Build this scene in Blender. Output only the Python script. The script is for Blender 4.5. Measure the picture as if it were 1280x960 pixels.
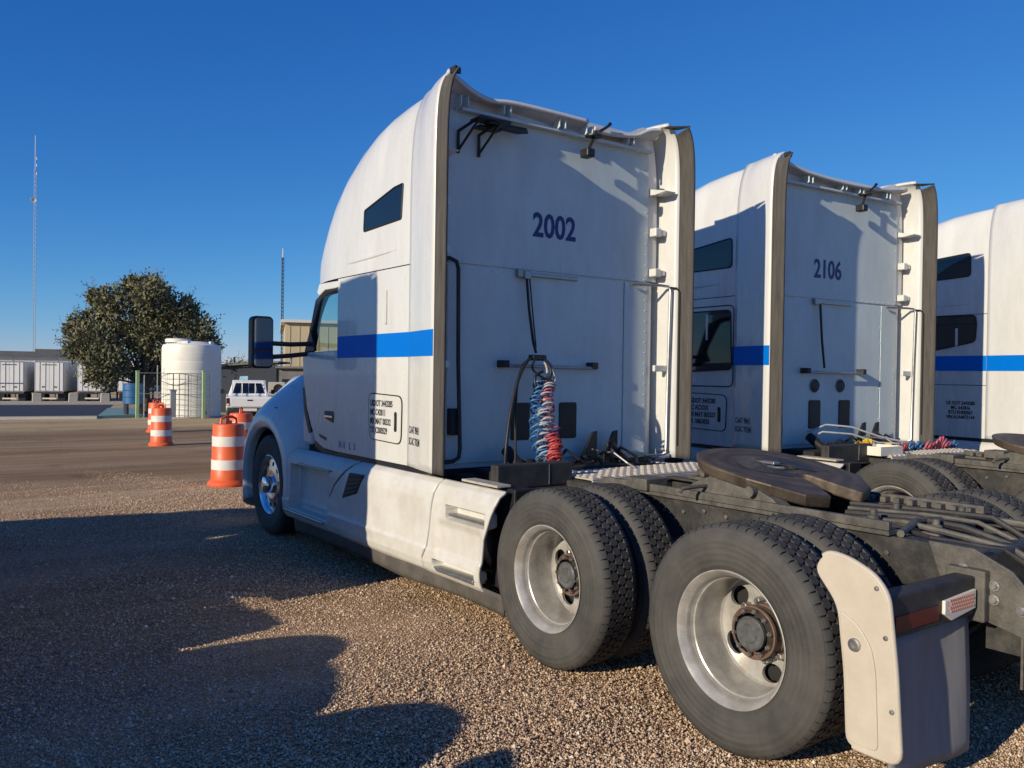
import bpy, bmesh, math, random
from mathutils import Vector, Matrix
from math import radians as R, sin, cos, pi
random.seed(7)
S = bpy.context.scene
COL = S.collection
for o in list(bpy.data.objects): bpy.data.objects.remove(o)

# ------------------------------------------------------------------ camera
CAMP = Vector((-4.206, -5.187, 1.696)); FPX = 1056.64
_a, _t, _q = R(35.704), R(-0.674), R(0.82)
_r = Vector((cos(_a), -sin(_a), 0)); _fw = Vector((sin(_a), cos(_a), 0)); _u = Vector((0, 0, 1))
_f2 = _fw*cos(_t) + _u*sin(_t); _u2 = -_fw*sin(_t) + _u*cos(_t)
_r3 = _r*cos(_q) + _u2*sin(_q); _u3 = -_r*sin(_q) + _u2*cos(_q)
cam = bpy.data.cameras.new('camera'); camo = bpy.data.objects.new('camera', cam); COL.objects.link(camo)
M3 = Matrix((_r3, _u3, -_f2)).transposed()
camo.matrix_world = Matrix.Translation(CAMP) @ M3.to_4x4()
cam.sensor_fit = 'HORIZONTAL'; cam.sensor_width = 36; cam.lens = FPX/1280*36
cam.clip_start = 0.05; cam.clip_end = 3000
S.camera = camo
# ------------------------------------------------------------------ sky, sun, exposure
SUN_EL, SUN_AZ = R(18.8), R(9.0)            # light travels towards +x, slightly +y
wd = bpy.data.worlds.new('World'); S.world = wd; wd.use_nodes = True
nt = wd.node_tree; bg = nt.nodes['Background']
sk = nt.nodes.new('ShaderNodeTexSky'); sk.sky_type = 'NISHITA'; sk.sun_disc = False
sk.sun_elevation = SUN_EL; sk.sun_rotation = math.atan2(-cos(SUN_AZ), -sin(SUN_AZ)) % (2*pi)
sk.altitude = 0; sk.air_density = 0.8; sk.dust_density = 0.0; sk.ozone_density = 7.0
SKY_STRENGTH = 0.1                          # phone-like colour response of the whole sky, channel by channel
sp = nt.nodes.new('ShaderNodeSeparateColor'); cb_ = nt.nodes.new('ShaderNodeCombineColor'); nt.links.new(sk.outputs[0], sp.inputs[0])
for ch, (k_, g_) in enumerate(((1.99, 1.49), (1.04, 1.0), (.93, .62))):
    m1 = nt.nodes.new('ShaderNodeMath'); m1.operation = 'MULTIPLY'; m1.inputs[1].default_value = SKY_STRENGTH
    m2 = nt.nodes.new('ShaderNodeMath'); m2.operation = 'POWER'; m2.inputs[1].default_value = g_
    m3 = nt.nodes.new('ShaderNodeMath'); m3.operation = 'MULTIPLY'; m3.inputs[1].default_value = k_/SKY_STRENGTH
    nt.links.new(sp.outputs[ch], m1.inputs[0]); nt.links.new(m1.outputs[0], m2.inputs[0]); nt.links.new(m2.outputs[0], m3.inputs[0]); nt.links.new(m3.outputs[0], cb_.inputs[ch])
nt.links.new(cb_.outputs[0], bg.inputs[0]); bg.inputs[1].default_value = SKY_STRENGTH
sl = bpy.data.lights.new('sun', 'SUN'); slo = bpy.data.objects.new('sun', sl); COL.objects.link(slo)
sl.energy = 5.0; sl.angle = R(0.53); sl.color = (1.0, 0.87, 0.655)
_ld = Vector((cos(SUN_AZ)*cos(SUN_EL), sin(SUN_AZ)*cos(SUN_EL), -sin(SUN_EL)))
slo.rotation_euler = _ld.to_track_quat('-Z', 'Y').to_euler(); slo.location = (-30, -6, 12)
vs = S.view_settings; vs.view_transform = 'Standard'; vs.look = 'None'; vs.gamma = 1; vs.exposure = 0.0
vs.use_curve_mapping = False

# ------------------------------------------------------------------ ground height and pixel helpers
def gz(y):
    if y < 5: return 0.0
    if y < 34: return -0.016*(y-5)
    if y < 90: return -0.464-0.024*(y-34)
    return -1.808
def ray(px, py): return _f2 + _r3*((px-640)/FPX) + _u3*((480-py)/FPX)
def at(px, py):                                  # pixel of a point on the ground
    d = ray(px, py); t = 1.0
    while t < 400:
        p = CAMP + d*t
        if p.z <= gz(p.y): break
        t += 0.01
    return Vector((p.x, p.y, gz(p.y)))
def atd(px, D):                                  # ground point in the direction of a pixel column, D metres deep
    p = CAMP + ray(px, 467)*D
    return Vector((p.x, p.y, gz(p.y)))

# ------------------------------------------------------------------ materials
MATS = {}
def mat(name, col, rough=.5, metal=0, var=0, scale=6, bump=0, bscale=40, spec=.5, coat=0, dust=None, dustamt=0, trans=0, stretch=None):
    if name in MATS: return MATS[name]
    m = bpy.data.materials.new(name); m.use_nodes = True; n = m.node_tree.nodes; l = m.node_tree.links
    b = n['Principled BSDF']; b.inputs['Roughness'].default_value = rough; b.inputs['Metallic'].default_value = metal
    b.inputs['Specular IOR Level'].default_value = spec; b.inputs['Coat Weight'].default_value = coat
    b.inputs['Base Color'].default_value = (*col, 1)
    tc = n.new('ShaderNodeTexCoord'); src = tc.outputs['Object']
    if stretch:
        mp = n.new('ShaderNodeMapping'); mp.inputs['Scale'].default_value = stretch; l.new(src, mp.inputs[0]); src = mp.outputs[0]
    cur = None
    if var:
        t = n.new('ShaderNodeTexNoise'); t.inputs['Scale'].default_value = scale; t.inputs['Detail'].default_value = 6; t.inputs['Roughness'].default_value = .65
        l.new(src, t.inputs['Vector'])
        r = n.new('ShaderNodeValToRGB'); r.color_ramp.elements[0].position = .3; r.color_ramp.elements[1].position = .72
        r.color_ramp.elements[0].color = (*[c*(1-var) for c in col], 1); r.color_ramp.elements[1].color = (*[min(1, c*(1+var*.6)) for c in col], 1)
        l.new(t.outputs[0], r.inputs[0]); cur = r.outputs[0]
        rr = n.new('ShaderNodeMapRange'); rr.inputs[3].default_value = max(0.03, rough-.12); rr.inputs[4].default_value = min(1, rough+.15)
        l.new(t.outputs[0], rr.inputs[0]); l.new(rr.outputs[0], b.inputs['Roughness'])
    if dust:
        t2 = n.new('ShaderNodeTexNoise'); t2.inputs['Scale'].default_value = scale*.6+1.3; t2.inputs['Detail'].default_value = 9; t2.inputs['Roughness'].default_value = .75
        l.new(src, t2.inputs['Vector'])
        r2 = n.new('ShaderNodeValToRGB'); r2.color_ramp.elements[0].position = .42; r2.color_ramp.elements[1].position = .75
        r2.color_ramp.elements[0].color = (0, 0, 0, 1); r2.color_ramp.elements[1].color = (dustamt,)*3 + (1,)
        l.new(t2.outputs[0], r2.inputs[0])
        mx = n.new('ShaderNodeMix'); mx.data_type = 'RGBA'
        l.new(r2.outputs[0], mx.inputs[0]); mx.inputs[6].default_value = (*col, 1); mx.inputs[7].default_value = (*dust, 1)
        if cur: l.new(cur, mx.inputs[6])
        cur = mx.outputs[2]
    if cur: l.new(cur, b.inputs['Base Color'])
    if bump:
        t3 = n.new('ShaderNodeTexNoise'); t3.inputs['Scale'].default_value = bscale; t3.inputs['Detail'].default_value = 5; l.new(src, t3.inputs['Vector'])
        bp = n.new('ShaderNodeBump'); bp.inputs['Strength'].default_value = bump; bp.inputs['Distance'].default_value = .02
        l.new(t3.outputs[0], bp.inputs['Height']); l.new(bp.outputs[0], b.inputs['Normal'])
    if trans: b.inputs['Transmission Weight'].default_value = trans
    MATS[name] = m; return m
W = mat('white_paint', (.64, .645, .63), .26, var=.06, scale=2.2, coat=.5, dust=(.42, .385, .33), dustamt=.34, bump=.025, bscale=1.5, stretch=(1.5, 1.5, .4))
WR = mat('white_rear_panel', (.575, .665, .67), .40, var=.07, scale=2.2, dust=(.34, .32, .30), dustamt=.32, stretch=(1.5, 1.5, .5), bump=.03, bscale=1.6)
WF = mat('white_fairing_plastic', (.61, .605, .575), .38, var=.07, scale=4, dust=(.38, .32, .25), dustamt=.5, bump=.10, bscale=2.5)
WQ = mat('white_fender_plastic', (.50, .45, .375), .5, var=.07, scale=9, dust=(.40, .33, .25), dustamt=.35, bump=.05, bscale=60)
BLUE = mat('blue_stripe', (.0, .15, .60), .45, spec=.1, var=.04, scale=5)
STRIP = mat('grey_extender_rubber', (.074, .069, .065), .8, spec=.2, var=.3, scale=5, stretch=(6, 6, .6), dust=(.14, .13, .12), dustamt=.55)
BLK = mat('black_plastic', (.014, .014, .016), .45, var=.3, scale=14)
BLKM = mat('black_metal', (.02, .02, .022), .6, var=.3, scale=9, dust=(.10, .09, .08), dustamt=.5)
FRAME = mat('dusty_frame_paint', (.026, .026, .027), .55, var=.4, scale=8, dust=(.13, .118, .10), dustamt=.6, bump=.1, bscale=50)
FRAMEL = mat('dusty_grey_steel', (.075, .071, .064), .6, var=.45, scale=11, dust=(.22, .20, .17), dustamt=.6, bump=.12, bscale=60)
TYRE = mat('dusty_tyre_rubber', (.052, .051, .049), .75, var=.3, scale=5, dust=(.12, .11, .098), dustamt=.5, bump=.05, bscale=70)
TREAD = mat('tread_rubber', (.034, .033, .032), .75, var=.3, scale=18, dust=(.085, .078, .07), dustamt=.6)
def tyre_rings():
    n = TYRE.node_tree.nodes; l = TYRE.node_tree.links; b = n['Principled BSDF']
    tc = n.new('ShaderNodeTexCoord'); wv = n.new('ShaderNodeTexWave'); wv.wave_type = 'RINGS'; wv.rings_direction = 'X'; wv.inputs['Scale'].default_value = 11; wv.inputs['Distortion'].default_value = .15
    l.new(tc.outputs['Object'], wv.inputs['Vector'])
    bp = n.new('ShaderNodeBump'); bp.inputs['Strength'].default_value = .35; bp.inputs['Distance'].default_value = .004; l.new(wv.outputs[0], bp.inputs['Height'])
    l.new(b.inputs['Normal'].links[0].from_socket, bp.inputs['Normal']); l.new(bp.outputs[0], b.inputs['Normal'])
tyre_rings()
RIM = mat('white_steel_rim', (.50, .485, .455), .30, metal=.35, var=.22, scale=9, dust=(.20, .155, .11), dustamt=.7)
ALU = mat('polished_aluminium', (.72, .72, .74), .16, metal=1, var=.1, scale=12)
GALV = mat('dull_metal', (.42, .42, .42), .38, metal=.85, var=.2, scale=15, dust=(.22, .19, .16), dustamt=.4)
HUB = mat('greasy_hub_steel', (.085, .075, .068), .5, metal=.3, var=.4, scale=25, dust=(.20, .12, .08), dustamt=.6)
RUST = mat('rusty_hub_flange', (.15, .085, .065), .7, var=.45, scale=30, dust=(.22, .19, .16), dustamt=.5)
OILC = mat('grey_oil_cap', (.13, .135, .14), .35, metal=.3, var=.35, scale=30)
NUT = mat('lug_nut_steel', (.30, .29, .28), .4, metal=.7, var=.3, scale=60)
FIFTH = mat('greasy_rusty_plate', (.095, .078, .064), .5, metal=.35, var=.45, scale=5, dust=(.25, .18, .12), dustamt=.6, bump=.15, bscale=25)
def ring_plate():
    m = FIFTH; n = m.node_tree.nodes; l = m.node_tree.links; b = n['Principled BSDF']
    tc = n.new('ShaderNodeTexCoord'); mp = n.new('ShaderNodeMapping'); mp.inputs['Location'].default_value = (0, 2.04, 0); l.new(tc.outputs['Object'], mp.inputs[0])
    wv = n.new('ShaderNodeTexWave'); wv.wave_type = 'RINGS'; wv.rings_direction = 'Z'; wv.inputs['Scale'].default_value = 3.2; wv.inputs['Distortion'].default_value = 5; wv.inputs['Detail'].default_value = 5; wv.inputs['Detail Scale'].default_value = 1.3
    l.new(mp.outputs[0], wv.inputs['Vector'])
    mx = n.new('ShaderNodeMix'); mx.data_type = 'RGBA'; mx.blend_type = 'MULTIPLY'; r = n.new('ShaderNodeValToRGB'); r.color_ramp.elements[0].color = (.42, .38, .36, 1); r.color_ramp.elements[1].color = (1.05, 1, .95, 1)
    old = b.inputs['Base Color'].links[0].from_socket; l.new(wv.outputs[0], r.inputs[0]); mx.inputs[0].default_value = .6
    l.new(old, mx.inputs[6]); l.new(r.outputs[0], mx.inputs[7]); l.new(mx.outputs[2], b.inputs['Base Color'])
ring_plate()
GREASE = mat('black_grease', (.03, .027, .024), .3, var=.5, scale=12, bump=.3, bscale=14)
DECK = mat('tread_plate_aluminium', (.62, .56, .47), .42, metal=.25, var=.2, scale=18, dust=(.34, .28, .22), dustamt=.5)
CHR = mat('chrome', (.8, .8, .82), .08, metal=1)
SKIRT = mat('dark_rubber_skirt', (.075, .070, .064), .8, var=.3, scale=5, dust=(.17, .15, .12), dustamt=.7)
FLAP = mat('grey_mud_flap', (.21, .215, .225), .65, var=.2, scale=8, dust=(.24, .21, .18), dustamt=.5, stretch=(3, 3, .4))
REDT = mat('dark_red_reflector', (.10, .012, .012), .35)
RED = mat('red_lens', (.45, .02, .015), .25)
WHT = mat('white_reflector', (.72, .68, .60), .4, var=.15, scale=90)
AMB = mat('amber_reflector', (.62, .25, .14), .4)
HRED = mat('red_air_hose', (.42, .05, .045), .45)
HBLUE = mat('blue_air_hose', (.035, .15, .34), .4)
HGRY = mat('pale_grey_hose', (.36, .38, .42), .45, var=.2, scale=20)
HPINK = mat('pink_air_hose', (.45, .10, .14), .45)
HBLK = mat('black_hose', (.012, .012, .013), .5)
NAVY = mat('navy_lettering', (.012, .02, .16), .4)
DECAL = mat('faded_blue_decal', (.25, .33, .46), .5, var=.3, scale=40)
DECALG = mat('faded_green_decal', (.14, .17, .16), .5, var=.3, scale=40)
INK = mat('black_lettering', (.03, .035, .045), .5)
TINT = mat('tinted_sleeper_glass', (.006, .008, .012), .05, spec=.6, coat=.3)
SEAL = mat('black_window_seal', (.012, .012, .012), .6)
DARK = mat('dark_underbody', (.012, .012, .012), .8)
MIRR = mat('mirror_glass', (.20, .22, .25), .05, metal=1)
YEL = mat('yellow_strap', (.60, .40, .03), .7, var=.25, scale=25)
CREAM = mat('cream_plastic_tray', (.72, .70, .62), .5, var=.1, scale=10)
def glassmat():
    m = bpy.data.materials.new('cab_window_glass'); m.use_nodes = True; n = m.node_tree.nodes; l = m.node_tree.links
    n.clear(); out = n.new('ShaderNodeOutputMaterial'); mx = n.new('ShaderNodeMixShader'); tr = n.new('ShaderNodeBsdfTransparent'); gl = n.new('ShaderNodeBsdfGlossy'); lw = n.new('ShaderNodeLayerWeight')
    lw.inputs[0].default_value = .5; pw = n.new('ShaderNodeMath'); pw.operation = 'POWER'; pw.inputs[1].default_value = 4; md = n.new('ShaderNodeMath'); md.operation = 'MULTIPLY_ADD'; md.inputs[1].default_value = .7; md.inputs[2].default_value = .04
    tr.inputs[0].default_value = (.86, .93, .90, 1); gl.inputs['Roughness'].default_value = .03
    l.new(lw.outputs['Facing'], pw.inputs[0]); l.new(pw.outputs[0], md.inputs[0])
    l.new(md.outputs[0], mx.inputs[0]); l.new(tr.outputs[0], mx.inputs[1]); l.new(gl.outputs[0], mx.inputs[2]); l.new(mx.outputs[0], out.inputs[0])
    return m
GLASS = glassmat()

# ------------------------------------------------------------------ mesh helpers
class MB:
    def __init__(s): s.v = []; s.f = []
    def add(s, vs, fs):
        b = len(s.v); s.v += [tuple(v) for v in vs]; s.f += [tuple(i+b for i in f) for f in fs]; return s
    def box(s, x0, x1, y0, y1, z0, z1, M=None):
        vs = [Vector((x, y, z)) for x in (x0, x1) for y in (y0, y1) for z in (z0, z1)]
        if M: vs = [M @ v for v in vs]
        return s.add(vs, [(0, 1, 3, 2), (4, 6, 7, 5), (0, 4, 5, 1), (2, 3, 7, 6), (0, 2, 6, 4), (1, 5, 7, 3)])
    def prism(s, poly, ax, a0, a1):            # poly in the two other axes (in x,y,z order)
        def P(p, a):
            q = list(p); q.insert(ax, a); return q
        n = len(poly)
        vs = [P(p, a0) for p in poly] + [P(p, a1) for p in poly]
        fs = [tuple(range(n))[::-1], tuple(range(n, 2*n))] + [(i, (i+1) % n, n+(i+1) % n, n+i) for i in range(n)]
        return s.add(vs, fs)
    def tube(s, path, r, n=8, cap=True):
        path = [Vector(p) for p in path]; rs = r if isinstance(r, (list, tuple)) else [r]*len(path)
        vs = []; up = None
        for i, p in enumerate(path):
            d = (path[min(i+1, len(path)-1)] - path[max(i-1, 0)]).normalized()
            if up is None:
                up = Vector((0, 0, 1)) if abs(d.z) < .9 else Vector((1, 0, 0))
            a = d.cross(up)
            if a.length < 1e-4: a = d.cross(Vector((0, 1, 0.1)))
            a.normalize(); b = a.cross(d).normalized(); up = b
            vs += [p + (a*cos(2*pi*k/n) + b*sin(2*pi*k/n))*rs[i] for k in range(n)]
        fs = [(i*n+k, i*n+(k+1) % n, (i+1)*n+(k+1) % n, (i+1)*n+k) for i in range(len(path)-1) for k in range(n)]
        if cap: fs += [tuple(range(n))[::-1], tuple(range((len(path)-1)*n, len(path)*n))]
        return s.add(vs, fs)
    def lathe(s, prof, n=32, ax='x', c=(0, 0, 0), a0=0, a1=2*pi, cap=False):   # prof: (radius, along axis)
        full = abs(a1-a0-2*pi) < 1e-6; m = n if full else n+1; vs = []
        for r, h in prof:
            for k in range(m):
                t = a0+(a1-a0)*k/n
                if ax == 'x': vs.append((c[0]+h, c[1]+r*cos(t), c[2]+r*sin(t)))
                elif ax == 'y': vs.append((c[0]+r*cos(t), c[1]+h, c[2]+r*sin(t)))
                else: vs.append((c[0]+r*cos(t), c[1]+r*sin(t), c[2]+h))
        fs = []
        for i in range(len(prof)-1):
            for k in range(n): fs.append((i*m+k, i*m+(k+1) % m, (i+1)*m+(k+1) % m, (i+1)*m+k))
        if cap and full: fs += [tuple(range(m))[::-1], tuple(range((len(prof)-1)*m, len(prof)*m))]
        return s.add(vs, fs)
    def grid(s, fn, nu, nv, skip=None):
        vs = [fn(i/nu, j/nv) for j in range(nv+1) for i in range(nu+1)]
        fs = []
        for j in range(nv):
            for i in range(nu):
                if skip and skip((i+.5)/nu, (j+.5)/nv): continue
                a = j*(nu+1)+i; fs.append((a, a+1, a+nu+2, a+nu+1))
        return s.add(vs, fs)
    def mesh(s, name, smooth=None):
        me = bpy.data.meshes.new(name); me.from_pydata(s.v, [], s.f)
        bm = bmesh.new(); bm.from_mesh(me); bmesh.ops.recalc_face_normals(bm, faces=bm.faces); bm.to_mesh(me); bm.free()
        if smooth:
            for p in me.polygons: p.use_smooth = True
            me.set_sharp_from_angle(angle=R(smooth))
        return me
    def build(s, name, m, parent=None, smooth=None, bevel=0, solid=0, seg=2):
        o = bpy.data.objects.new(name, s.mesh(name, smooth)); COL.objects.link(o)
        o.data.materials.append(m)
        if parent is not None: o.parent = parent
        if solid:
            md = o.modifiers.new('thickness', 'SOLIDIFY'); md.thickness = solid; md.offset = -1
        if bevel:
            md = o.modifiers.new('bevel', 'BEVEL'); md.width = bevel; md.segments = seg; md.limit_method = 'ANGLE'; md.angle_limit = R(40)
        return o
def tag(o, label=None, cat=None, group=None, kind=None):
    if label: o['label'] = label
    if cat: o['category'] = cat
    if group: o['group'] = group
    if kind: o['kind'] = kind
    return o
def empty(name, loc=(0, 0, 0), rz=0):
    o = bpy.data.objects.new(name, None); COL.objects.link(o); o.location = loc; o.rotation_euler = (0, 0, rz); o.empty_display_size = .3; return o
def thing(name, label, cat, loc=(0, 0, 0), rz=0, group=None): return tag(empty(name, loc, rz), label, cat, group)
def copy_tree(o, parent=None):
    c = o.copy(); COL.objects.link(c); c.parent = parent
    for ch in o.children: copy_tree(ch, c)
    return c
def dup(o, parent, loc=None, rot=None):                      # another part sharing the mesh
    c = copy_tree(o, parent)
    if loc is not None: c.location = loc
    if rot is not None: c.rotation_euler = rot
    return c
def ease(t): t = max(0, min(1, t)); return t*t*(3-2*t)
def interp(tab, x):
    if x <= tab[0][0]: return tab[0][1]
    for (a, p), (b, q) in zip(tab, tab[1:]):
        if x <= b:
            t = (x-a)/(b-a); return p+(q-p)*t
    return tab[-1][1]
def crom(tab, x):                                            # smooth interpolation
    xs = [t[0] for t in tab]
    if x <= xs[0]: return tab[0][1]
    if x >= xs[-1]: return tab[-1][1]
    i = max(k for k in range(len(xs)-1) if xs[k] <= x)
    t = (x-xs[i])/(xs[i+1]-xs[i]); p1, p2 = tab[i][1], tab[i+1][1]
    p0 = tab[i-1][1] if i > 0 else p1; p3 = tab[i+2][1] if i+2 < len(tab) else p2
    return .5*((2*p1)+(-p0+p2)*t+(2*p0-5*p1+4*p2-p3)*t*t+(-p0+3*p1-3*p2+p3)*t**3)
def rrect(y0, y1, z0, z1, r, n=5):                           # rounded rectangle outline
    pts = []
    for (cy, cz, a) in ((y1-r, z1-r, 0), (y0+r, z1-r, 90), (y0+r, z0+r, 180), (y1-r, z0+r, 270)):
        pts += [(cy+r*cos(R(a+90*k/n)), cz+r*sin(R(a+90*k/n))) for k in range(n+1)]
    return pts
def rpoly(pts, r, n=4):                                      # rounded polygon
    out = []; N = len(pts)
    for i in range(N):
        p = Vector(pts[i]); a = (Vector(pts[i-1])-p); b = (Vector(pts[(i+1) % N])-p)
        ra = min(r, a.length*.45, b.length*.45); a = p+a.normalized()*ra; b = p+b.normalized()*ra
        for k in range(n+1):
            t = k/n; q = a*(1-t)**2 + p*2*t*(1-t) + b*t*t; out.append((q.x, q.y))
    return out
def text(name, body, size, mtl, parent, origin, right, up, sx=1.0, bold=0.0, align='LEFT', depth=.0015):
    cu = bpy.data.curves.new(name, 'FONT'); cu.body = body; cu.size = size; cu.offset = bold; cu.align_x = align; cu.extrude = depth; cu.resolution_u = 3
    t = bpy.data.objects.new(name, cu); COL.objects.link(t)
    dg = bpy.context.evaluated_depsgraph_get(); me = bpy.data.meshes.new_from_object(t.evaluated_get(dg))
    bpy.data.objects.remove(t); bpy.data.curves.remove(cu)
    right = Vector(right).normalized(); up = Vector(up).normalized(); nn = right.cross(up)
    for v in me.vertices:
        c = v.co.copy(); v.co = Vector(origin)+right*c.x*sx+up*c.y+nn*c.z
    me.materials.clear(); me.materials.append(mtl)
    o = bpy.data.objects.new(name, me); COL.objects.link(o); o.parent = parent; return o

# ================================================================== SETTING
def groundmat():
    m = bpy.data.materials.new('reddish_gravel_yard'); m.use_nodes = True; n = m.node_tree.nodes; l = m.node_tree.links
    b = n['Principled BSDF']; b.inputs['Roughness'].default_value = .9; b.inputs['Specular IOR Level'].default_value = .2
    tc = n.new('ShaderNodeTexCoord')
    vo = n.new('ShaderNodeTexVoronoi'); vo.inputs['Scale'].default_value = 70; l.new(tc.outputs['Object'], vo.inputs['Vector'])
    r = n.new('ShaderNodeValToRGB'); e = r.color_ramp
    e.elements[0].position = 0; e.elements[0].color = (0.244, 0.154, 0.099, 1); e.elements[1].position = 1; e.elements[1].color = (0.670, 0.557, 0.425, 1)
    for p, c in ((.3, (0.386, 0.262, 0.178)), (.6, (0.528, 0.377, 0.259)), (.85, (0.426, 0.320, 0.231))):
        q = e.elements.new(p); q.color = (*c, 1)
    sep = n.new('ShaderNodeSeparateColor'); l.new(vo.outputs['Color'], sep.inputs[0]); l.new(sep.outputs[0], r.inputs[0])
    # broad patches
    no = n.new('ShaderNodeTexNoise'); no.inputs['Scale'].default_value = .35; no.inputs['Detail'].default_value = 7; no.inputs['Roughness'].default_value = .6
    mp = n.new('ShaderNodeMapping'); mp.inputs['Scale'].default_value = (.35, 1.5, 1); l.new(tc.outputs['Object'], mp.inputs[0]); l.new(mp.outputs[0], no.inputs['Vector'])
    # zones by distance along the yard
    sx = n.new('ShaderNodeSeparateXYZ'); l.new(tc.outputs['Object'], sx.inputs[0])
    ad = n.new('ShaderNodeMath'); ad.operation = 'MULTIPLY_ADD'; ad.inputs[1].default_value = 5.0; l.new(no.outputs[0], ad.inputs[0]); l.new(sx.outputs[1], ad.inputs[2])
    mr = n.new('ShaderNodeMapRange'); mr.inputs[1].default_value = 0; mr.inputs[2].default_value = 60; l.new(ad.outputs[0], mr.inputs[0])
    z = n.new('ShaderNodeValToRGB'); ze = z.color_ramp
    ze.elements[0].position = 0; ze.elements[0].color = (0.669, 0.458, 0.259, 1); ze.elements[1].position = 1; ze.elements[1].color = (0.620, 0.505, 0.317, 1)
    for p, c in ((.13, (0.669, 0.463, 0.264)), (.165, (0.769, 0.565, 0.336)), (.20, (0.472, 0.337, 0.206)), (.26, (0.421, 0.306, 0.192)), (.30, (0.496, 0.361, 0.226)), (.40, (0.409, 0.306, 0.197)), (.455, (0.447, 0.337, 0.216)), (.48, (0.695, 0.565, 0.355))):
        q = ze.elements.new(p); q.color = (*c, 1)
    l.new(mr.outputs[0], z.inputs[0])
    mx = n.new('ShaderNodeMix'); mx.data_type = 'RGBA'; l.new(r.outputs[0], mx.inputs[6]); l.new(z.outputs[0], mx.inputs[7])
    near = n.new('ShaderNodeMapRange'); near.inputs[1].default_value = 3; near.inputs[2].default_value = 12; near.inputs[3].default_value = .35; near.inputs[4].default_value = .82
    l.new(sx.outputs[1], near.inputs[0]); l.new(near.outputs[0], mx.inputs[0])
    # tonal patches
    mt = n.new('ShaderNodeMix'); mt.data_type = 'RGBA'; mt.blend_type = 'MULTIPLY'; mt.inputs[0].default_value = 1
    rr = n.new('ShaderNodeValToRGB'); rr.color_ramp.elements[0].position = .3; rr.color_ramp.elements[0].color = (0.763, 0.679, 0.560, 1); rr.color_ramp.elements[1].position = .7; rr.color_ramp.elements[1].color = (1.12, 1.1, 1.06, 1)
    l.new(no.outputs[0], rr.inputs[0]); l.new(mx.outputs[2], mt.inputs[6]); l.new(rr.outputs[0], mt.inputs[7]); l.new(mt.outputs[2], b.inputs['Base Color'])
    ns = n.new('ShaderNodeTexNoise'); ns.inputs['Scale'].default_value = .8; ns.inputs['Detail'].default_value = 4; l.new(tc.outputs['Object'], ns.inputs['Vector'])
    rs = n.new('ShaderNodeValToRGB'); rs.color_ramp.elements[0].position = .60; rs.color_ramp.elements[0].color = (1, 1, 1, 1); rs.color_ramp.elements[1].position = .74; rs.color_ramp.elements[1].color = (.62, .60, .60, 1); l.new(ns.outputs[0], rs.inputs[0])
    wt = n.new('ShaderNodeTexNoise'); wt.inputs['Scale'].default_value = 1; wt.inputs['Detail'].default_value = 5
    mw = n.new('ShaderNodeMapping'); mw.inputs['Scale'].default_value = (.08, 2.4, 1); mw.inputs['Rotation'].default_value = (0, 0, R(8)); l.new(tc.outputs['Object'], mw.inputs[0]); l.new(mw.outputs[0], wt.inputs['Vector'])
    rw = n.new('ShaderNodeValToRGB'); rw.color_ramp.elements[0].position = .38; rw.color_ramp.elements[0].color = (.80, .79, .79, 1); rw.color_ramp.elements[1].position = .62; rw.color_ramp.elements[1].color = (1.08, 1.08, 1.09, 1); l.new(wt.outputs[0], rw.inputs[0])
    m5 = n.new('ShaderNodeMix'); m5.data_type = 'RGBA'; m5.blend_type = 'MULTIPLY'; m5.inputs[0].default_value = 1; l.new(mt.outputs[2], m5.inputs[6]); l.new(rs.outputs[0], m5.inputs[7])
    m6 = n.new('ShaderNodeMix'); m6.data_type = 'RGBA'; m6.blend_type = 'MULTIPLY'; m6.inputs[0].default_value = 1; l.new(m5.outputs[2], m6.inputs[6]); l.new(rw.outputs[0], m6.inputs[7]); l.new(m6.outputs[2], b.inputs['Base Color'])
    bp = n.new('ShaderNodeBump'); bp.inputs['Strength'].default_value = 1.0; bp.inputs['Distance'].default_value = .030; bp.invert = True
    l.new(vo.outputs['Distance'], bp.inputs['Height'])
    n2 = n.new('ShaderNodeTexNoise'); n2.inputs['Scale'].default_value = 9; n2.inputs['Detail'].default_value = 8; l.new(tc.outputs['Object'], n2.inputs['Vector'])
    b2 = n.new('ShaderNodeBump'); b2.inputs['Strength'].default_value = .6; b2.inputs['Distance'].default_value = .05; l.new(n2.outputs[0], b2.inputs['Height']); l.new(bp.outputs[0], b2.inputs['Normal'])
    l.new(b2.outputs[0], b.inputs['Normal'])
    return m
GROUND = groundmat()
def ground_sheet():
    ys = [-60, -30, -15] + [-10+.5*i for i in range(60)] + [20+2*i for i in range(10)] + [40+5*i for i in range(12)] + [100, 150, 300, 900]
    xs = [-400, -150, -60, -30] + [-16+.8*i for i in range(46)] + [21, 24, 28, 35, 50, 80, 150, 400]
    rnd = random.Random(3); mb = MB(); nx = len(xs)
    def hh(x, y):
        b = gz(y)
        if -15 < x < 20 and -10 < y < 30: b += .006*sin(x*2.1+y*.7)+.006*sin(y*1.7-x*.9)-.006
        return b
    vs = [(x, y, hh(x, y)) for y in ys for x in xs]
    fs = [(j*nx+i, j*nx+i+1, (j+1)*nx+i+1, (j+1)*nx+i) for j in range(len(ys)-1) for i in range(nx-1)]
    mb.add(vs, fs); o = mb.build('ground', GROUND, smooth=60); tag(o, kind='structure'); return o
ground_sheet()
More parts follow.
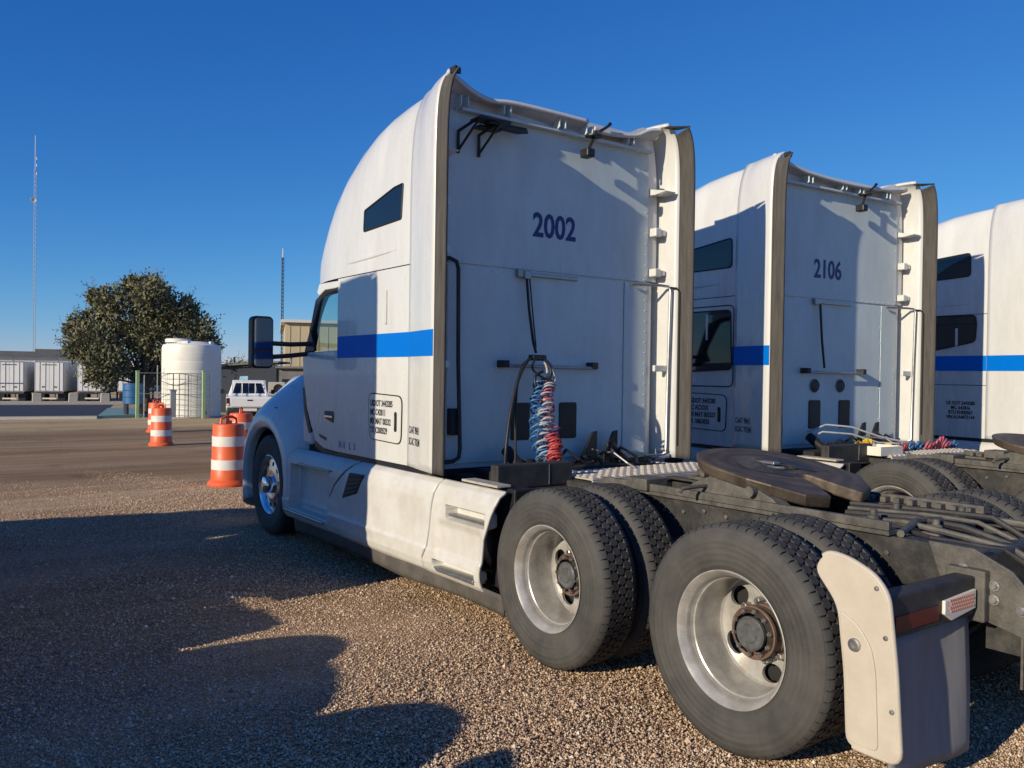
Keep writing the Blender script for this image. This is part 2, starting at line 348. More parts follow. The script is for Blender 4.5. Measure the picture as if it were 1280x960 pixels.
# loose stones near the camera
def stones():
    m = bpy.data.materials.new('gravel_stone'); m.use_nodes = True; n = m.node_tree.nodes; l = m.node_tree.links
    b = n['Principled BSDF']; b.inputs['Roughness'].default_value = .85; b.inputs['Specular IOR Level'].default_value = .25
    ge = n.new('ShaderNodeNewGeometry'); r = n.new('ShaderNodeValToRGB'); e = r.color_ramp
    e.elements[0].color = (0.264, 0.168, 0.114, 1); e.elements[1].color = (0.771, 0.700, 0.597, 1)
    for p, c in ((.3, (0.482, 0.331, 0.217)), (.6, (0.636, 0.461, 0.315)), (.8, (0.548, 0.422, 0.304)), (.93, (0.724, 0.584, 0.424))):
        q = e.elements.new(p); q.color = (*c, 1)
    l.new(ge.outputs['Random Per Island'], r.inputs[0]); l.new(r.outputs[0], b.inputs['Base Color'])
    rnd = random.Random(11); V = []; F = []
    ico = [(0, 0, 1), (.9, 0, .25), (0.308, 0.700, 0.271), (-.73, .53, .25), (-.73, -.53, .25), (.28, -.85, .25), (0, 0, -.6)]
    fc = [(0, 1, 2), (0, 2, 3), (0, 3, 4), (0, 4, 5), (0, 5, 1), (6, 2, 1), (6, 3, 2), (6, 4, 3), (6, 5, 4), (6, 1, 5)]
    cnt = 0
    while cnt < 180000:
        D = 3.3 + 11.5*rnd.random()**1.4; px = rnd.uniform(-40, 1340 if D < 6.5 else (900 if D < 8 else 420))
        p = CAMP + (_f2 + _r3*((px-640)/FPX))*D
        x, y = p.x, p.y
        if x > 1.2: continue
        if rnd.random() < (D-8.5+1.2*sin(x*1.7)+.8*sin(x*4.1+y))/5.5: continue
        s = .0036+.0052*rnd.random()**1.8 + (.012*rnd.random() if rnd.random() < .015 else 0); b0 = len(V); a = rnd.random()*6.28; ca, sa = cos(a), sin(a); sq = rnd.uniform(.75, 1.35); st = rnd.uniform(.7, 1.3)
        z0 = gz(y)+.004*sin(x*2.1+y*.7)-.002
        for q in ico:
            k = rnd.uniform(.75, 1.2); u, v = q[0]*s*st*k, q[1]*s*k
            V.append((x+u*ca-v*sa, y+u*sa+v*ca, z0+q[2]*s*sq*k))
        F += [tuple(i+b0 for i in f) for f in fc]; cnt += 1
    mb = MB(); mb.v = V; mb.f = F
    o = bpy.data.objects.new('gravel_stones', bpy.data.meshes.new('gravel_stones')); o.data.from_pydata(V, [], F); COL.objects.link(o); o.data.materials.append(m)
    tag(o, 'loose reddish brown gravel stones strewn over the yard', 'gravel', kind='stuff')
stones()

# dark navy strip, kerbs, concrete apron
DKNAVY = mat('dark_navy_surface', (.022, .027, .042), .8, var=.25, scale=3, bump=.2, bscale=60)
CONC = mat('pale_concrete', (.44, .41, .36), .85, var=.15, scale=2, bump=.1, bscale=30)
TURQ = mat('turquoise_paint', (.16, .34, .36), .7, var=.25, scale=4, dust=(.30, .27, .22), dustamt=.6)
def strip(name, m, pts, top, base=.3, bevel=0):
    mb = MB(); n = len(pts)
    vs = [(p[0], p[1], gz(p[1])+top) for p in pts] + [(p[0], p[1], gz(p[1])-base) for p in pts]
    mb.add(vs, [tuple(range(n)), tuple(range(n, 2*n))[::-1]] + [(i, (i+1) % n, n+(i+1) % n, n+i) for i in range(n)])
    return mb.build(name, m, bevel=bevel)
a, b = at(-60, 524), at(121, 522.5); c, d = at(142, 506), at(-60, 506.5)
tag(strip('dark_strip', DKNAVY, [a, b, c, d], .012), kind='structure')  # thin dark navy band lying between kerb and pavement
e1, e2 = at(-60, 525.2), at(121, 523.6)
tag(strip('kerb', CONC, [e1, e2, b, a], .10), kind='structure')
k1, k2, k3, k4 = at(-60, 506), at(166, 504.5), at(166, 501.5), at(-60, 502.5)
tag(strip('pavement', CONC, [k1, k2, k3, k4], .12), kind='structure')
t1, t2, t3, t4 = at(122, 523.3), at(181, 522), at(176, 512.5), at(135, 512.5)
tag(strip('concrete_ramp', TURQ, [t1, t2, t3, t4], .13), kind='structure')

# ================================================================== SEMI TRUCKS
AX1, AX2, AXF, RT = -1.356, -2.687, 3.371, .517
ZB, ZS = .995, 2.510
def holed_disc(mb, r0, r1, a0, a1, nh, hr, hrad, htan, phase=0, N=40):   # conical ring with nh oval holes; axis x
    half = pi/nh
    for k in range(nh):
        c = phase+2*pi*k/nh; outer = []; hole = []
        per = []
        for j in range(N):
            t = 2*pi*j/N; u, v = cos(t), sin(t); m = max(abs(u), abs(v)); per.append((u/m, v/m, u, v))
        for (u, v, cu, cv) in per:
            r = (r0+r1)/2+(r1-r0)/2*u; th = c+half*v; x = a0+(a1-a0)*(r-r0)/(r1-r0); outer.append((x, r*cos(th), r*sin(th)))
            r = hr+hrad*cu; th = c+htan/hr*cv; x = a0+(a1-a0)*(r-r0)/(r1-r0); hole.append((x, r*cos(th), r*sin(th)))
        inner = [(x-.018, y, z) for x, y, z in hole]
        vs = outer+hole+inner
        fs = [(j, (j+1) % N, N+(j+1) % N, N+j) for j in range(N)] + [(N+j, N+(j+1) % N, 2*N+(j+1) % N, 2*N+j) for j in range(N)]
        mb.add(vs, fs)
def tyre_meshes():
    w = .135
    prof = [(.287, .098), (.300, .112), (.318, .119), (.332, .127), (.345, .1285), (.36, .1335), (.40, .138), (.430, .1375), (.436, .1395), (.442, .1375), (.46, .134), (.482, .127), (.496, .119), (.503, .108)]
    full = prof + [(.5045, .09), (.5045, 0), (.5045, -.09)] + [(r, -a) for r, a in reversed(prof)]
    mb = MB(); mb.lathe(full, 72, 'x')
    # shoulder lugs
    for sgn in (1, -1):
        for k in range(64):
            t0 = 2*pi*(k+.08)/64; t1 = 2*pi*(k+.92)/64
            vs = [(sgn*a, r*cos(t), r*sin(t)) for t in (t0, t1) for r, a in ((.500, .1135), (.5145, .103), (.5165, .076), (.503, .074))]
            mb.add(vs, [(0, 1, 5, 4), (1, 2, 6, 5), (2, 3, 7, 6), (0, 3, 2, 1), (4, 5, 6, 7)])
    body = mb
    tb = MB()
    for row, a in enumerate((-.05, 0, .05)):
        for k in range(62):
            c = 2*pi*(k+.5*(row % 2))/62; da = .0225; dt = 2*pi/62*.45
            pts = [(-da, -dt*.55), (0, -dt), (da, -dt*.55), (da, dt*.55), (0, dt), (-da, dt*.55)]
            v0 = [(a+p, .5165*cos(c+q), .5165*sin(c+q)) for p, q in pts]; v1 = [(a+p*1.04, .503*cos(c+q*1.04), .503*sin(c+q*1.04)) for p, q in pts]
            tb.add(v0+v1, [(0, 1, 2, 3, 4, 5)] + [(i, (i+1) % 6, 6+(i+1) % 6, 6+i) for i in range(6)])
    return body, tb
TY_B, TY_T = tyre_meshes()
def make_wheel(parent, kind, dusty=None):
    """wheel with its axis along x, outward = +x of the wheel; origin at tyre centre"""
    w = empty('wheel'); w.parent = parent
    t = TY_B.build('tyre', TYRE, w, smooth=50); TY_T.build('tread', TREAD, t)
    if kind == 'front':
        m = MB().lathe([(.287, -.1), (.295, -.1), (.306, -.115), (.306, -.108), (.27, -.06), (.262, .0), (.27, .07), (.292, .098), (.306, .108), (.308, .118), (.302, .120), (.285, .110), (.272, .095), (.262, .078)], 60, 'x')
        holed_disc(m, .15, .262, .095, .078, 10, .215, .024, .027, N=24)
        m.lathe([(.15, .095), (.125, .092), (.1, .085), (.02, .085)], 40, 'x')
        rim = m.build('rim', ALU, w, smooth=35)
        MB().lathe([(.088, .07), (.088, .15), (.08, .17), (.05, .182), (.0005, .185)], 32, 'x').build('hub_cap', CHR, w, smooth=40)
    else:
        m = MB().lathe([(.287, -.1), (.297, -.112), (.305, -.118), (.297, -.095), (.272, -.06), (.262, .0), (.272, .062), (.288, .085), (.299, .105), (.305, .115), (.3085, .119), (.309, .123), (.304, .1245), (.297, .118), (.290, .108), (.281, .095), (.276, .083), (.274, .06), (.272, .052), (.264, .047), (.259, .03), (.2565, -.01), (.2555, -.09), (.254, -.122), (.246, -.132)], 72, 'x')
        holed_disc(m, .140, .246, -.150, -.132, 5, .197, .043, .056, phase=.35)
        m.lathe([(.140, -.150), (.10, -.152)], 50, 'x')
        rim = m.build('rim', RIM, w, smooth=35)
        MB().lathe([(.245, -.23), (.245, -.19), (.1, -.19)], 40, 'x').build('brake_drum', DARK, w, smooth=40)
        HO = -.035
        vst = MB(); vst.tube([(.02, .245, .03), (.06, .235, .03), (.105, .232, .03)], .006, 6); vst.build('valve_stem', GALV, w)
        h = MB(); h.lathe([(.118, -.119+HO), (.118, -.07+HO), (.108, -.05+HO), (.100, -.02+HO), (.094, HO)], 36, 'x')
        hub = h.build('hub', HUB, w, smooth=40)
        MB().lathe([(.124, -.117+HO), (.124, -.085+HO), (.090, -.05+HO), (.118, -.014+HO), (.123, -.018+HO), (.123, -.032+HO), (.100, -.034+HO)], 36, 'x').build('flange', RUST, hub, smooth=35)
        c = MB(); c.lathe([(.078, -.014+HO), (.078, .004+HO), (.070, .012+HO), (.066, .008+HO), (.045, .010+HO), (.040, .016+HO), (.0005, .018+HO)], 32, 'x'); c.build('oil_cap', OILC, hub, smooth=35)
        for k in range(10):
            a = 2*pi*k/10
            n = MB(); n.lathe([(.0005, .004+HO), (.0075, .004+HO), (.0075, -.004+HO), (.0115, -.004+HO), (.012, -.02+HO)], 6, 'x', (0, .101*cos(a), .101*sin(a))); n.build('axle_nut', NUT, hub)
            a += .31
            n = MB(); n.lathe([(.0005, -.062+HO), (.009, -.062+HO), (.011, -.072+HO), (.0165, -.075+HO), (.0175, -.117+HO)], 6, 'x', (0, .1375*cos(a), .1375*sin(a))); n.build('lug_nut', NUT, w)
    return w

ZTOP = [(-.3, 4.03), (.1, 3.965), (.5, 3.925), (.9, 3.865), (1.28, 3.755), (1.6, 3.595), (1.9, 3.36), (2.2, 3.025), (2.43, 2.71), (2.56, 2.53)]
WID = [(-.3, 1.125), (1.7, 1.125), (2.0, 1.105), (2.3, 1.05), (2.45, .99), (2.56, .90)]
def cap_pt(y, s, z0=ZS):                       # s from -1 (left base) over 0 (top) to +1 (right base)
    w = crom(WID, y); zt = crom(ZTOP, y); n, m = 9.0, 5.0
    t = (1-abs(s))*pi/2; cx = max(cos(t), 0)**(2/n); sz = max(sin(t), 0)**(2/m)
    dip = .20*ease((.955-cx)/.30)*ease((1.35-y)/1.1)
    return Vector((math.copysign(w*cx, s) if s else 0, y, z0+(zt-z0)*sz-dip))
def cap_x(y, z):                               # half width of the roof cap at height z
    w = crom(WID, y); zt = crom(ZTOP, y); q = max(0, min(1, (z-ZS)/(zt-ZS)))
    return w*max(0, 1-q**5.0)**(1/9.0)
def ext_w(y): return interp([(-.245, 1.236), (-.09, 1.224), (.15, 1.185), (.34, 1.142), (.437, 1.128)], y)
def ext_nm(y):
    t = ease((.437-y)/.5); return 9+5*t, 5+3*t
EZT = [(-.245, 3.868), (-.09, 3.868), (.15, 3.885), (.437, 3.93)]
def ext_x(y, z):                               # outer half width of the side extender
    if z <= ZS: return ext_w(y)
    n, m = ext_nm(y); q = min(1, (z-ZS)/(interp(EZT, y)-ZS)); return ext_w(y)*max(0, 1-q**m)**(1/n)
def ext_pt(y, v, s, inset=0, end=.86):         # v 0..0.5 up the flank, 0.5..1 round the roof corner
    w = ext_w(y)-inset; n, m = ext_nm(y)
    if v <= .5: return Vector((s*w, y, ZB+(ZS-ZB)*v*2))
    tm = math.acos(end**(n/2)); t = tm*((v-.5)*2)**.8
    return Vector((s*w*cos(t)**(2/n), y, ZS+(interp(EZT, y)-inset-ZS)*max(sin(t), 0)**(2/m)))

def make_truck():
    T = empty('semi_truck')
    # ---------------- chassis
    for s in (-1, 1):
        prof = [(s*.44, .69), (s*.44, .96), (s*.345, .96), (s*.345, .945), (s*.43, .945), (s*.43, .705), (s*.345, .705), (s*.345, .69)]
        m = MB(); m.prism(prof, 1, -3.42, 4.2)
        rail = m.build('frame_rail', FRAME, T, bevel=.004)
        # tapered tail plate of the rail with its bolts
        tp = MB().prism([(-3.40, .97), (-3.20, .972), (-3.30, .70), (-3.50, .66), (-3.74, .60), (-3.74, .70), (-3.56, .90)], 0, s*.441, s*.455)
        pl = tp.build('tail_plate', FRAMEL, rail, bevel=.003)
        for (y, z) in ((-3.49, .83), (-3.49, .77), (-3.60, .745), (-3.36, .88), (-3.33, .80)):
            MB().lathe([(.024, 0), (.024, s*.008), (.015, s*.008), (.013, s*.02), (.0005, s*.02)], 8, 'x', (s*.455, y, z)).build('bolt', GALV, rail)
        for y in [-3.0+.16*i for i in range(14)]:
            MB().lathe([(.013, 0), (.013, s*.012), (.0005, s*.014)], 6, 'x', (s*.44, y, .90+.02*sin(y*9))).build('bolt', FRAMEL, rail)
    for y, z0, z1, d in ((-3.36, .72, .94, .10), (-2.03, .70, .93, .16), (-.75, .72, .93, .09), (.6, .72, .93, .09)):
        MB().box(-.43, .43, y-d/2, y+d/2, z0, z1).build('cross_member', FRAME, T, bevel=.008)
    for y in (AX1, AX2):                       # axle, differential, air springs, torque arm
        m = MB(); m.tube([(-.95, y, RT), (.95, y, RT)], .075, 14); ax = m.build('axle', FRAME, T, smooth=40)
        MB().lathe([(.0005, -.22), (.12, -.2), (.19, -.08), (.20, 0), (.18, .1), (.10, .16), (.08, .3)], 20, 'y', (0.05, y, RT)).build('differential', FRAME, ax, smooth=40)
        for s in (-1, 1):
            MB().lathe([(.0005, 0), (.12, 0), (.135, .03), (.11, .06), (.138, .10), (.12, .14), (.0005, .145)], 20, 'z', (s*.52, y-.33, .60)).build('air_spring', BLK, T, smooth=40)
            MB().tube([(s*.52, y+.45, .62), (s*.52, y, .60), (s*.52, y-.40, .585)], .035, 8).build('suspension_arm', FRAME, T, smooth=40)
            MB().tube([(s*.60, y+.10, .45), (s*.56, y+.22, 1.0)], [.035, .028], 10).build('shock_absorber', FRAME, T, smooth=40)
            MB().lathe([(.0005, -.14), (.085, -.12), (.09, 0), (.085, .06), (.0005, .08)], 16, 'x', (s*.70, y-.22, .60)).build('brake_chamber', FRAMEL, T, smooth=40)
    # ---------------- fifth wheel on its slider
    fw = empty('fifth_wheel'); fw.parent = T
    for s in (-1, 1):
        m = MB().box(s*.36, s*.47, -3.02, -1.02, .964, .985)
        m.box(s*.44, s*.47, -3.02, -1.02, .987, 1.03)
        for i in range(24): m.box(s*.385, s*.435, -2.98+.08*i, -2.945+.08*i, .987, 1.018)
        m.build('slide_rail', FRAMEL, fw, bevel=.003)
        MB().prism([(-1.72, .99), (-1.78, 1.075), (-1.90, 1.12), (-2.16, 1.12), (-2.34, 1.05), (-2.42, .99)], 0, s*.34, s*.44).build('pedestal', FRAMEL, fw, bevel=.006)
        m = MB(); m.tube([(s*.48, -2.22, 1.075), (s*.32, -2.22, 1.075)], .03, 12); m.build('pivot_pin', FRAMEL, fw, smooth=40)
        MB().box(s*.31, s*.50, -1.46, -1.28, .987, 1.06).build('stop_block', FRAMEL, fw, bevel=.006)
    FY, FZ = -2.10, 1.125
    def fx(y): return .455*math.sqrt(max(0, 1-((y-0)/.50)**2))
    out = []
    for k in range(25):                        # front arc
        a = pi*k/24; out.append((.46*cos(a), .12+.40*sin(a)))
    left = [(-.455, -.08), (-.42, -.22), (-.31, -.36), (-.15, -.41), (-.075, -.28), (-.050, -.14), (-.035, -.10), (0, -.09)]
    poly = out + left + [(-x, y) for x, y in reversed(left[:-1])]
    def tilt(x, y): return (x, FY+y, FZ+.035+.17*y-(.14*max(0, -.22-y)) - .012*(y*y))
    m = MB(); n = len(poly)
    # concentric shells so the top can slope down into the ramps
    top = [tilt(*p) for p in poly]; low = [(p[0]*.97, FY+p[1]*.97, FZ-.035+.17*p[1]-(.14*max(0, -.22-p[1]))) for p in poly]
    m.add(top+low, [(i, (i+1) % n, n+(i+1) % n, n+i) for i in range(n)] + [tuple(range(n)), tuple(range(n, 2*n))[::-1]])
    bmx = m.mesh('plate'); bm = bmesh.new(); bm.from_mesh(bmx); bmesh.ops.triangulate(bm, faces=[f for f in bm.faces if len(f.verts) > 4]); bm.to_mesh(bmx); bm.free()
    pl = bpy.data.objects.new('plate', bmx); COL.objects.link(pl); bmx.materials.append(FIFTH); pl.parent = fw
    bv = pl.modifiers.new('bevel', 'BEVEL'); bv.width = .012; bv.segments = 2; bv.limit_method = 'ANGLE'; bv.angle_limit = R(50)
    m = MB(); N = 40                           # greasy ring and the jaws
    ring = [((r*(1+.05*sin(3*2*pi*k/N+r*20))*cos(2*pi*k/N)), .06+(r*.92*sin(2*pi*k/N))) for r in (.10, .25) for k in range(N)]
    vs = [(x, FY+y, tilt(x, y)[2]+.0035) for x, y in ring]
    m.add(vs, [(k, (k+1) % N, N+(k+1) % N, N+k) for k in range(N) if not (-.12 < ring[k][0]*2 < .12 and ring[k][1] < 0)])
    m.build('grease_ring', GREASE, pl)
    m = MB(); m.lathe([(.048, 0), (.075, 0), (.082, .008), (.078, .014), (.05, .014)], 24, 'z', (0, FY+.03, FZ+.038), a0=R(-50), a1=R(230)); m.build('locking_jaw', GALV, fw, smooth=40)
    MB().box(-.03, .03, FY+.06, FY+.18, FZ+.058, FZ+.070).build('release_plate', GALV, fw, bevel=.003)
    m = MB(); m.tube([(-.30, FY+.20, 1.07), (-.52, FY+.22, 1.065), (-.62, FY+.23, 1.06), (-.64, FY+.23, 1.04)], .011, 8); m.build('release_handle', FRAMEL, fw, smooth=40)
    # air lines and valves lying on the rear of the frame
    for k in range(5):
        m = MB(); x = -.28+.10*k; z = .955+.01*k
        m.tube([(x, -2.65+.05*k, z), (x+.06, -2.9, z+.015), (x-.06+.05*k, -3.15, z+.01), (x+.10, -3.40, z-.02-.02*k), (x+.16, -3.55, z-.12-.02*k)], .012+.003*(k % 3), 7); m.build('air_line', FRAMEL if k % 2 else BLKM, T, smooth=40)
    for (x, y, z, a, b, c) in ((-.20, -2.78, .93, .18, .12, .09), (.12, -2.72, .92, .14, .2, .1), (.25, -3.0, .93, .1, .1, .1), (-.10, -3.05, .92, .14, .1, .07)):
        g = MB().box(x-a/2, x+a/2, y-b/2, y+b/2, z-c/2, z+c/2).build('valve_block', FRAMEL, T, bevel=.01)
        MB().lathe([(.03, 0), (.03, .03), (.018, .035), (.018, .06), (.0005, .062)], 12, 'z', (x, y, z+c/2)).build('valve_cap', FRAMEL, g, smooth=40)
    m = MB(); m.tube([(-.42, -3.05, .975), (-.1, -2.95, .99), (.35, -3.02, .98), (.42, -3.3, .97)], .018, 8); m.build('air_line', FRAMEL, T, smooth=40)
    MB().box(-.40, .40, -3.32, -2.86, .885, .897).build('tail_gusset_plate', FRAME, T, bevel=.004)
    # ---------------- wheels
    outer = make_wheel(T, 'rear'); outer.rotation_euler = (0, 0, pi); outer.location = (-1.194+.122, AX1, RT)
    inner_t = empty('wheel'); inner_t.parent = T
    t = TY_B.build('tyre', TYRE, inner_t, smooth=50); TY_T.build('tread', TREAD, t)
    MB().lathe([(.287, -.1), (.300, -.115), (.27, -.05), (.265, 0), (.27, .05), (.300, .115), (.24, .1), (.24, .0), (.1, 0)], 40, 'x').build('rim', RIM, inner_t, smooth=35)
    inner_t.location = (-.735, AX1, RT)
    for (y, s) in ((AX1, 1), (AX2, -1), (AX2, 1)):
        o = dup(outer, T, (s*1.072, y, RT), (R(47 if y == AX2 else 20), 0, pi if s < 0 else 0))
        dup(inner_t, T, (s*.735, y, RT), (R(13), 0, pi if s < 0 else 0))
    fwh = make_wheel(T, 'front'); fwh.rotation_euler = (R(9), 0, pi); fwh.location = (-1.16+.14, AXF, RT)
    dup(fwh, T, (1.02, AXF, RT), (R(30), 0, 0))
    MB().tube([(-.95, AXF, RT), (-.6, AXF, RT-.08), (.6, AXF, RT-.08), (.95, AXF, RT)], .05, 10).build('front_axle', FRAME, T, smooth=40)
    # ---------------- quarter fenders, mud flaps and the light bar
    qp = rpoly([(-3.125, .925), (-3.175, 1.0), (-3.275, .99), (-3.385, .945), (-3.44, .88), (-3.475, .60), (-3.50, .26), (-3.28, .26), (-3.265, .54), (-3.232, .80)], .05)
    for s in (-1, 1):
        q = MB().prism(qp, 0, s*1.182, s*1.20).build('quarter_fender', WQ, T, bevel=.006, seg=2)
        edge = [Vector((s*1.188, y, z)) for y, z in qp if y < -3.16 and (y < -3.3 or z > .9)]
        m = MB(); m.tube(edge, .013, 8); m.build('rolled_edge', WQ, q, smooth=60)
        for (y, z) in ((-3.40, .90), (-3.44, .72), (-3.47, .45)): MB().lathe([(.011, 0), (.009, s*.005), (.0005, s*.006)], 8, 'x', (s*1.20, y, z)).build('rivet', GALV, q)
        ip = rpoly([(-3.245, .79), (-3.33, .745), (-3.385, .67), (-3.405, .58), (-3.42, .28), (-3.29, .28), (-3.275, .54)], .03)
        MB().prism(ip, 0, s*1.198, s*1.207).build('raised_panel', WQ, q, bevel=.006)
        MB().lathe([(.026, 0), (.026, s*.010), (.018, s*.012), (.014, s*.004), (.0005, s*.004)], 16, 'x', (s*1.205, -3.318, .665)).build('mounting_bolt', GALV, q, smooth=40)
        bar = MB().box(s*1.15, s*.50, -3.43, -3.34, .70, .865).build('light_bar', BLKM, T, bevel=.008)
        MB().box(s*.50, s*.43, -3.47, -3.30, .67, .89).build('bar_bracket', FRAMEL, bar, bevel=.008)
        MB().box(s*1.12, s*.80, -3.4345, -3.4302, .725, .785).build('red_reflector', REDT, bar)
        lamp = MB().prism([(s*.775, .745), (s*.715, .70+.012), (s*.52, .735), (s*.52, .815), (s*.775, .80)], 1, -3.445, -3.4302).build('clearance_lamp', WHT, bar, bevel=.004)
        dots = MB()
        for i in range(11):
            for j in range(4):
                x = .545+.018*i+(.009 if j % 2 else 0); z = .752+.015*j
                dots.box(s*(x-.006), s*(x+.006), -3.4475, -3.4452, z-.004, z+.004)
        dots.build('lamp_lens_dots', AMB, lamp)
        def flap(u, v, s=s): return Vector((s*(1.12-.62*u), -3.395-.012*sin(u*7+v*2)-.02*v, .70-.58*v))
        MB().grid(flap, 16, 12).build('mud_flap', FLAP, T, smooth=60, solid=.012)
        tl = MB().box(s*.36, s*.20, -3.62, -3.58, .42, .60).build('tail_lamp', RED, T, bevel=.012)
        MB().box(s*.39, s*.17, -3.58, -3.57, .40, .64).build('lamp_plate', FRAMEL, tl)
        MB().box(s*.33, s*.30, -3.57, -3.40, .52, .70).build('lamp_bracket', FRAME, tl)
    # ---------------- deck behind the sleeper
    dk = MB().box(-.36, 1.12, -.80, -.36, .968, .980).build('deck_plate', DECK, T, bevel=.003)
    for i in range(21):
        for j in range(6):
            x = -.325+.07*i; y = -.765+.072*j; d = .024
            tr = MB(); tr.add([(x-d, y-d, .981), (x+d, y-d, .981), (x+d, y+d, .981), (x-d, y+d, .981), (x-d*.7, y-d*.7, .992), (x+d*.7, y-d*.7, .992), (x+d*.7, y+d*.7, .992), (x-d*.7, y+d*.7, .992)], [(4, 5, 6, 7), (0, 1, 5, 4), (1, 2, 6, 5), (2, 3, 7, 6), (3, 0, 4, 7)])
            tr.build('tread_pad', DECK, dk)
    MB().box(-.36, 1.12, -.805, -.79, .93, .967).build('deck_edge', DECK, dk, bevel=.003)
    MB().box(-1.145, -1.035, -.78, -.36, .968, .984).build('deck_plate', DECK, T, bevel=.003)
    tb = MB().box(-1.03, -.385, -.62, -.53, .925, 1.09).build('tool_box', BLKM, T, bevel=.012)
    MB().box(-1.05, -.36, -.64, -.50, .908, .924).build('box_tray', FRAME, tb, bevel=.004)
    MB().box(-.60, -.595, -.624, -.6202, .94, 1.08).build('lid_seam', GALV, tb)
    for x in (.37, .595):
        MB().prism([(x, 1.0), (x, 1.245), (x-.05, 1.235), (x-.15, 1.06), (x-.15, 1.0)], 1, -.02, .0).build('cab_mount_gusset', BLK, T, bevel=.004)
    MB().box(-.95, .95, -.10, 1.6, .55, .96).build('chassis_box', DARK, T, bevel=.02)
    MB().box(-.80, .62, -.28, .02, .86, 1.0).build('suspension_mount', DARK, T, bevel=.02)
    for k in range(6): MB().tube([(-.5+.2*k, -.05, 1.0), (-.45+.19*k, -.16, 1.06+.03*(k % 3)), (-.38+.2*k, -.22, 1.04), (-.3+.18*k, -.24, .99)], .014, 7).build('air_line', BLK, T, smooth=40)
    for s in (-1, 1):
        m = MB(); m.tube([(s*.52, -.22, .98), (s*.52, .0, 1.12)], .045, 12); m.build('cab_air_spring', BLK, T, smooth=40)
        MB().lathe([(.0005, -1.2), (.27, -1.2), (.30, -1.17), (.30, 1.17), (.27, 1.2), (.0005, 1.2)], 28, 'y', (s*.82, .62, .62)).build('fuel_tank', GALV, T, smooth=40)
    m = MB(); m.tube([(.29, -.05, 1.10), (.30, -.30, 1.09), (.33, -.42, 1.02), (.34, -.5, .99)], .008, 6); m.build('chain', GALV, T)
    # ---------------- sleeper
    def body_plan(w, wr, y0, y1, r=.075):
        pts = [(-w, y1), (-w, y0+r)]
        pts += [(-(wr)-(w-wr)*cos(R(a)), y0+r-r*sin(R(a))) for a in range(0, 91, 15)]
        return pts + [(-x, y) for x, y in reversed(pts)]
    MB().prism(body_plan(1.125, 1.03, .1, 1.7295), 2, ZB, ZS-.004).build('sleeper_body', W, T, smooth=40)
    MB().prism(body_plan(1.11, 1.02, .112, 1.72), 2, ZB-.03, ZS+.05).build('sleeper_core', SEAL, T)
    MB().prism(body_plan(1.118, 1.02, .105, 1.72), 2, .93, ZB-.004).build('sleeper_sill', BLK, T, smooth=40)
    ys = [.1+.0, .25, .45, .7, .95, 1.2, 1.45, 1.7, 1.9, 2.05, 2.2, 2.3, 2.4, 2.48, 2.53, 2.56]
    ss = [-1+2*i/56 for i in range(57)]
    ss = [math.copysign(abs(s)**.8, s) if s else 0 for s in ss]
    m = MB(); vs = [cap_pt(y, s, ZS+.004) for y in ys for s in ss]; n = len(ss)
    fs = [(j*n+i, j*n+i+1, (j+1)*n+i+1, (j+1)*n+i) for j in range(len(ys)-1) for i in range(n-1)]
    fs += [tuple(range(n)), tuple((len(ys)-1)*n+i for i in range(n))]
    m.add(vs, fs); m.build('roof_cap', W, T, smooth=38)
    # character line pressed along the roof cap's flank
    for s in (-1, 1):
        m = MB(); m.tube([(s*(cap_x(y, 2.60+.06*(1-y))-.006), y, 2.615+.05*(1-y/1.7)) for y in (.5, .8, 1.1, 1.4, 1.65)], [.002, .014, .016, .014, .002], 8); m.build('pressed_crease', W, T, smooth=60)
        m = MB(); m.box(s*1.124, s*1.137, .795, .826, 2.075, 2.345); m.build('side_rib', W, T, bevel=.005)
        for k in range(13):
            if 1.76 < 1.06+.112*k < 2.05: continue
            MB().lathe([(.0075, 0), (.005, s*.003), (.0005, s*.004)], 6, 'x', (s*1.125, .505, 1.06+.112*k)).build('rivet', W, T)
        MB().box(s*1.1262, s*1.1275, .438, 1.7295, 1.815, 2.002).build('blue_stripe', BLUE, T)
    # rear panels
    rp = MB().prism(rrect(-1.01, 1.01, 2.506, 3.62, .03), 1, .088, .0985).build('rear_panel_upper', WR, T, bevel=.004)
    MB().prism(rrect(-1.0, .735, 1.03, 2.490, .012), 1, .088, .0985).build('rear_panel_lower', WR, T, bevel=.004)
    MB().prism(rrect(.745, 1.01, 1.03, 2.490, .012), 1, .085, .0985).build('rear_panel_side', WR, T, bevel=.004)
    for i in range(9): MB().lathe([(.008, 0), (.006, -.004), (.0005, -.005)], 8, 'y', (.728, .088, 1.1+.165*i)).build('rivet', WR, T)
    for (xa, za, xb, zb, n_) in ((-.97, 2.525, .97, 2.525, 22), (-.97, 3.58, .97, 3.58, 22), (-.985, 2.56, -.985, 3.56, 12), (.985, 2.56, .985, 3.56, 12), (-.97, 2.47, -.42, 2.47, 7), (-.985, 1.08, -.985, 2.44, 16), (.985, 1.08, .985, 2.44, 16)):
        for i in range(n_):
            t = i/(n_-1); MB().lathe([(.007, 0), (.005, -.003), (.0005, -.004)], 6, 'y', (xa+(xb-xa)*t, .088 if xb < .98 or za > 2.5 else .085, za+(zb-za)*t)).build('rivet', WR, T)
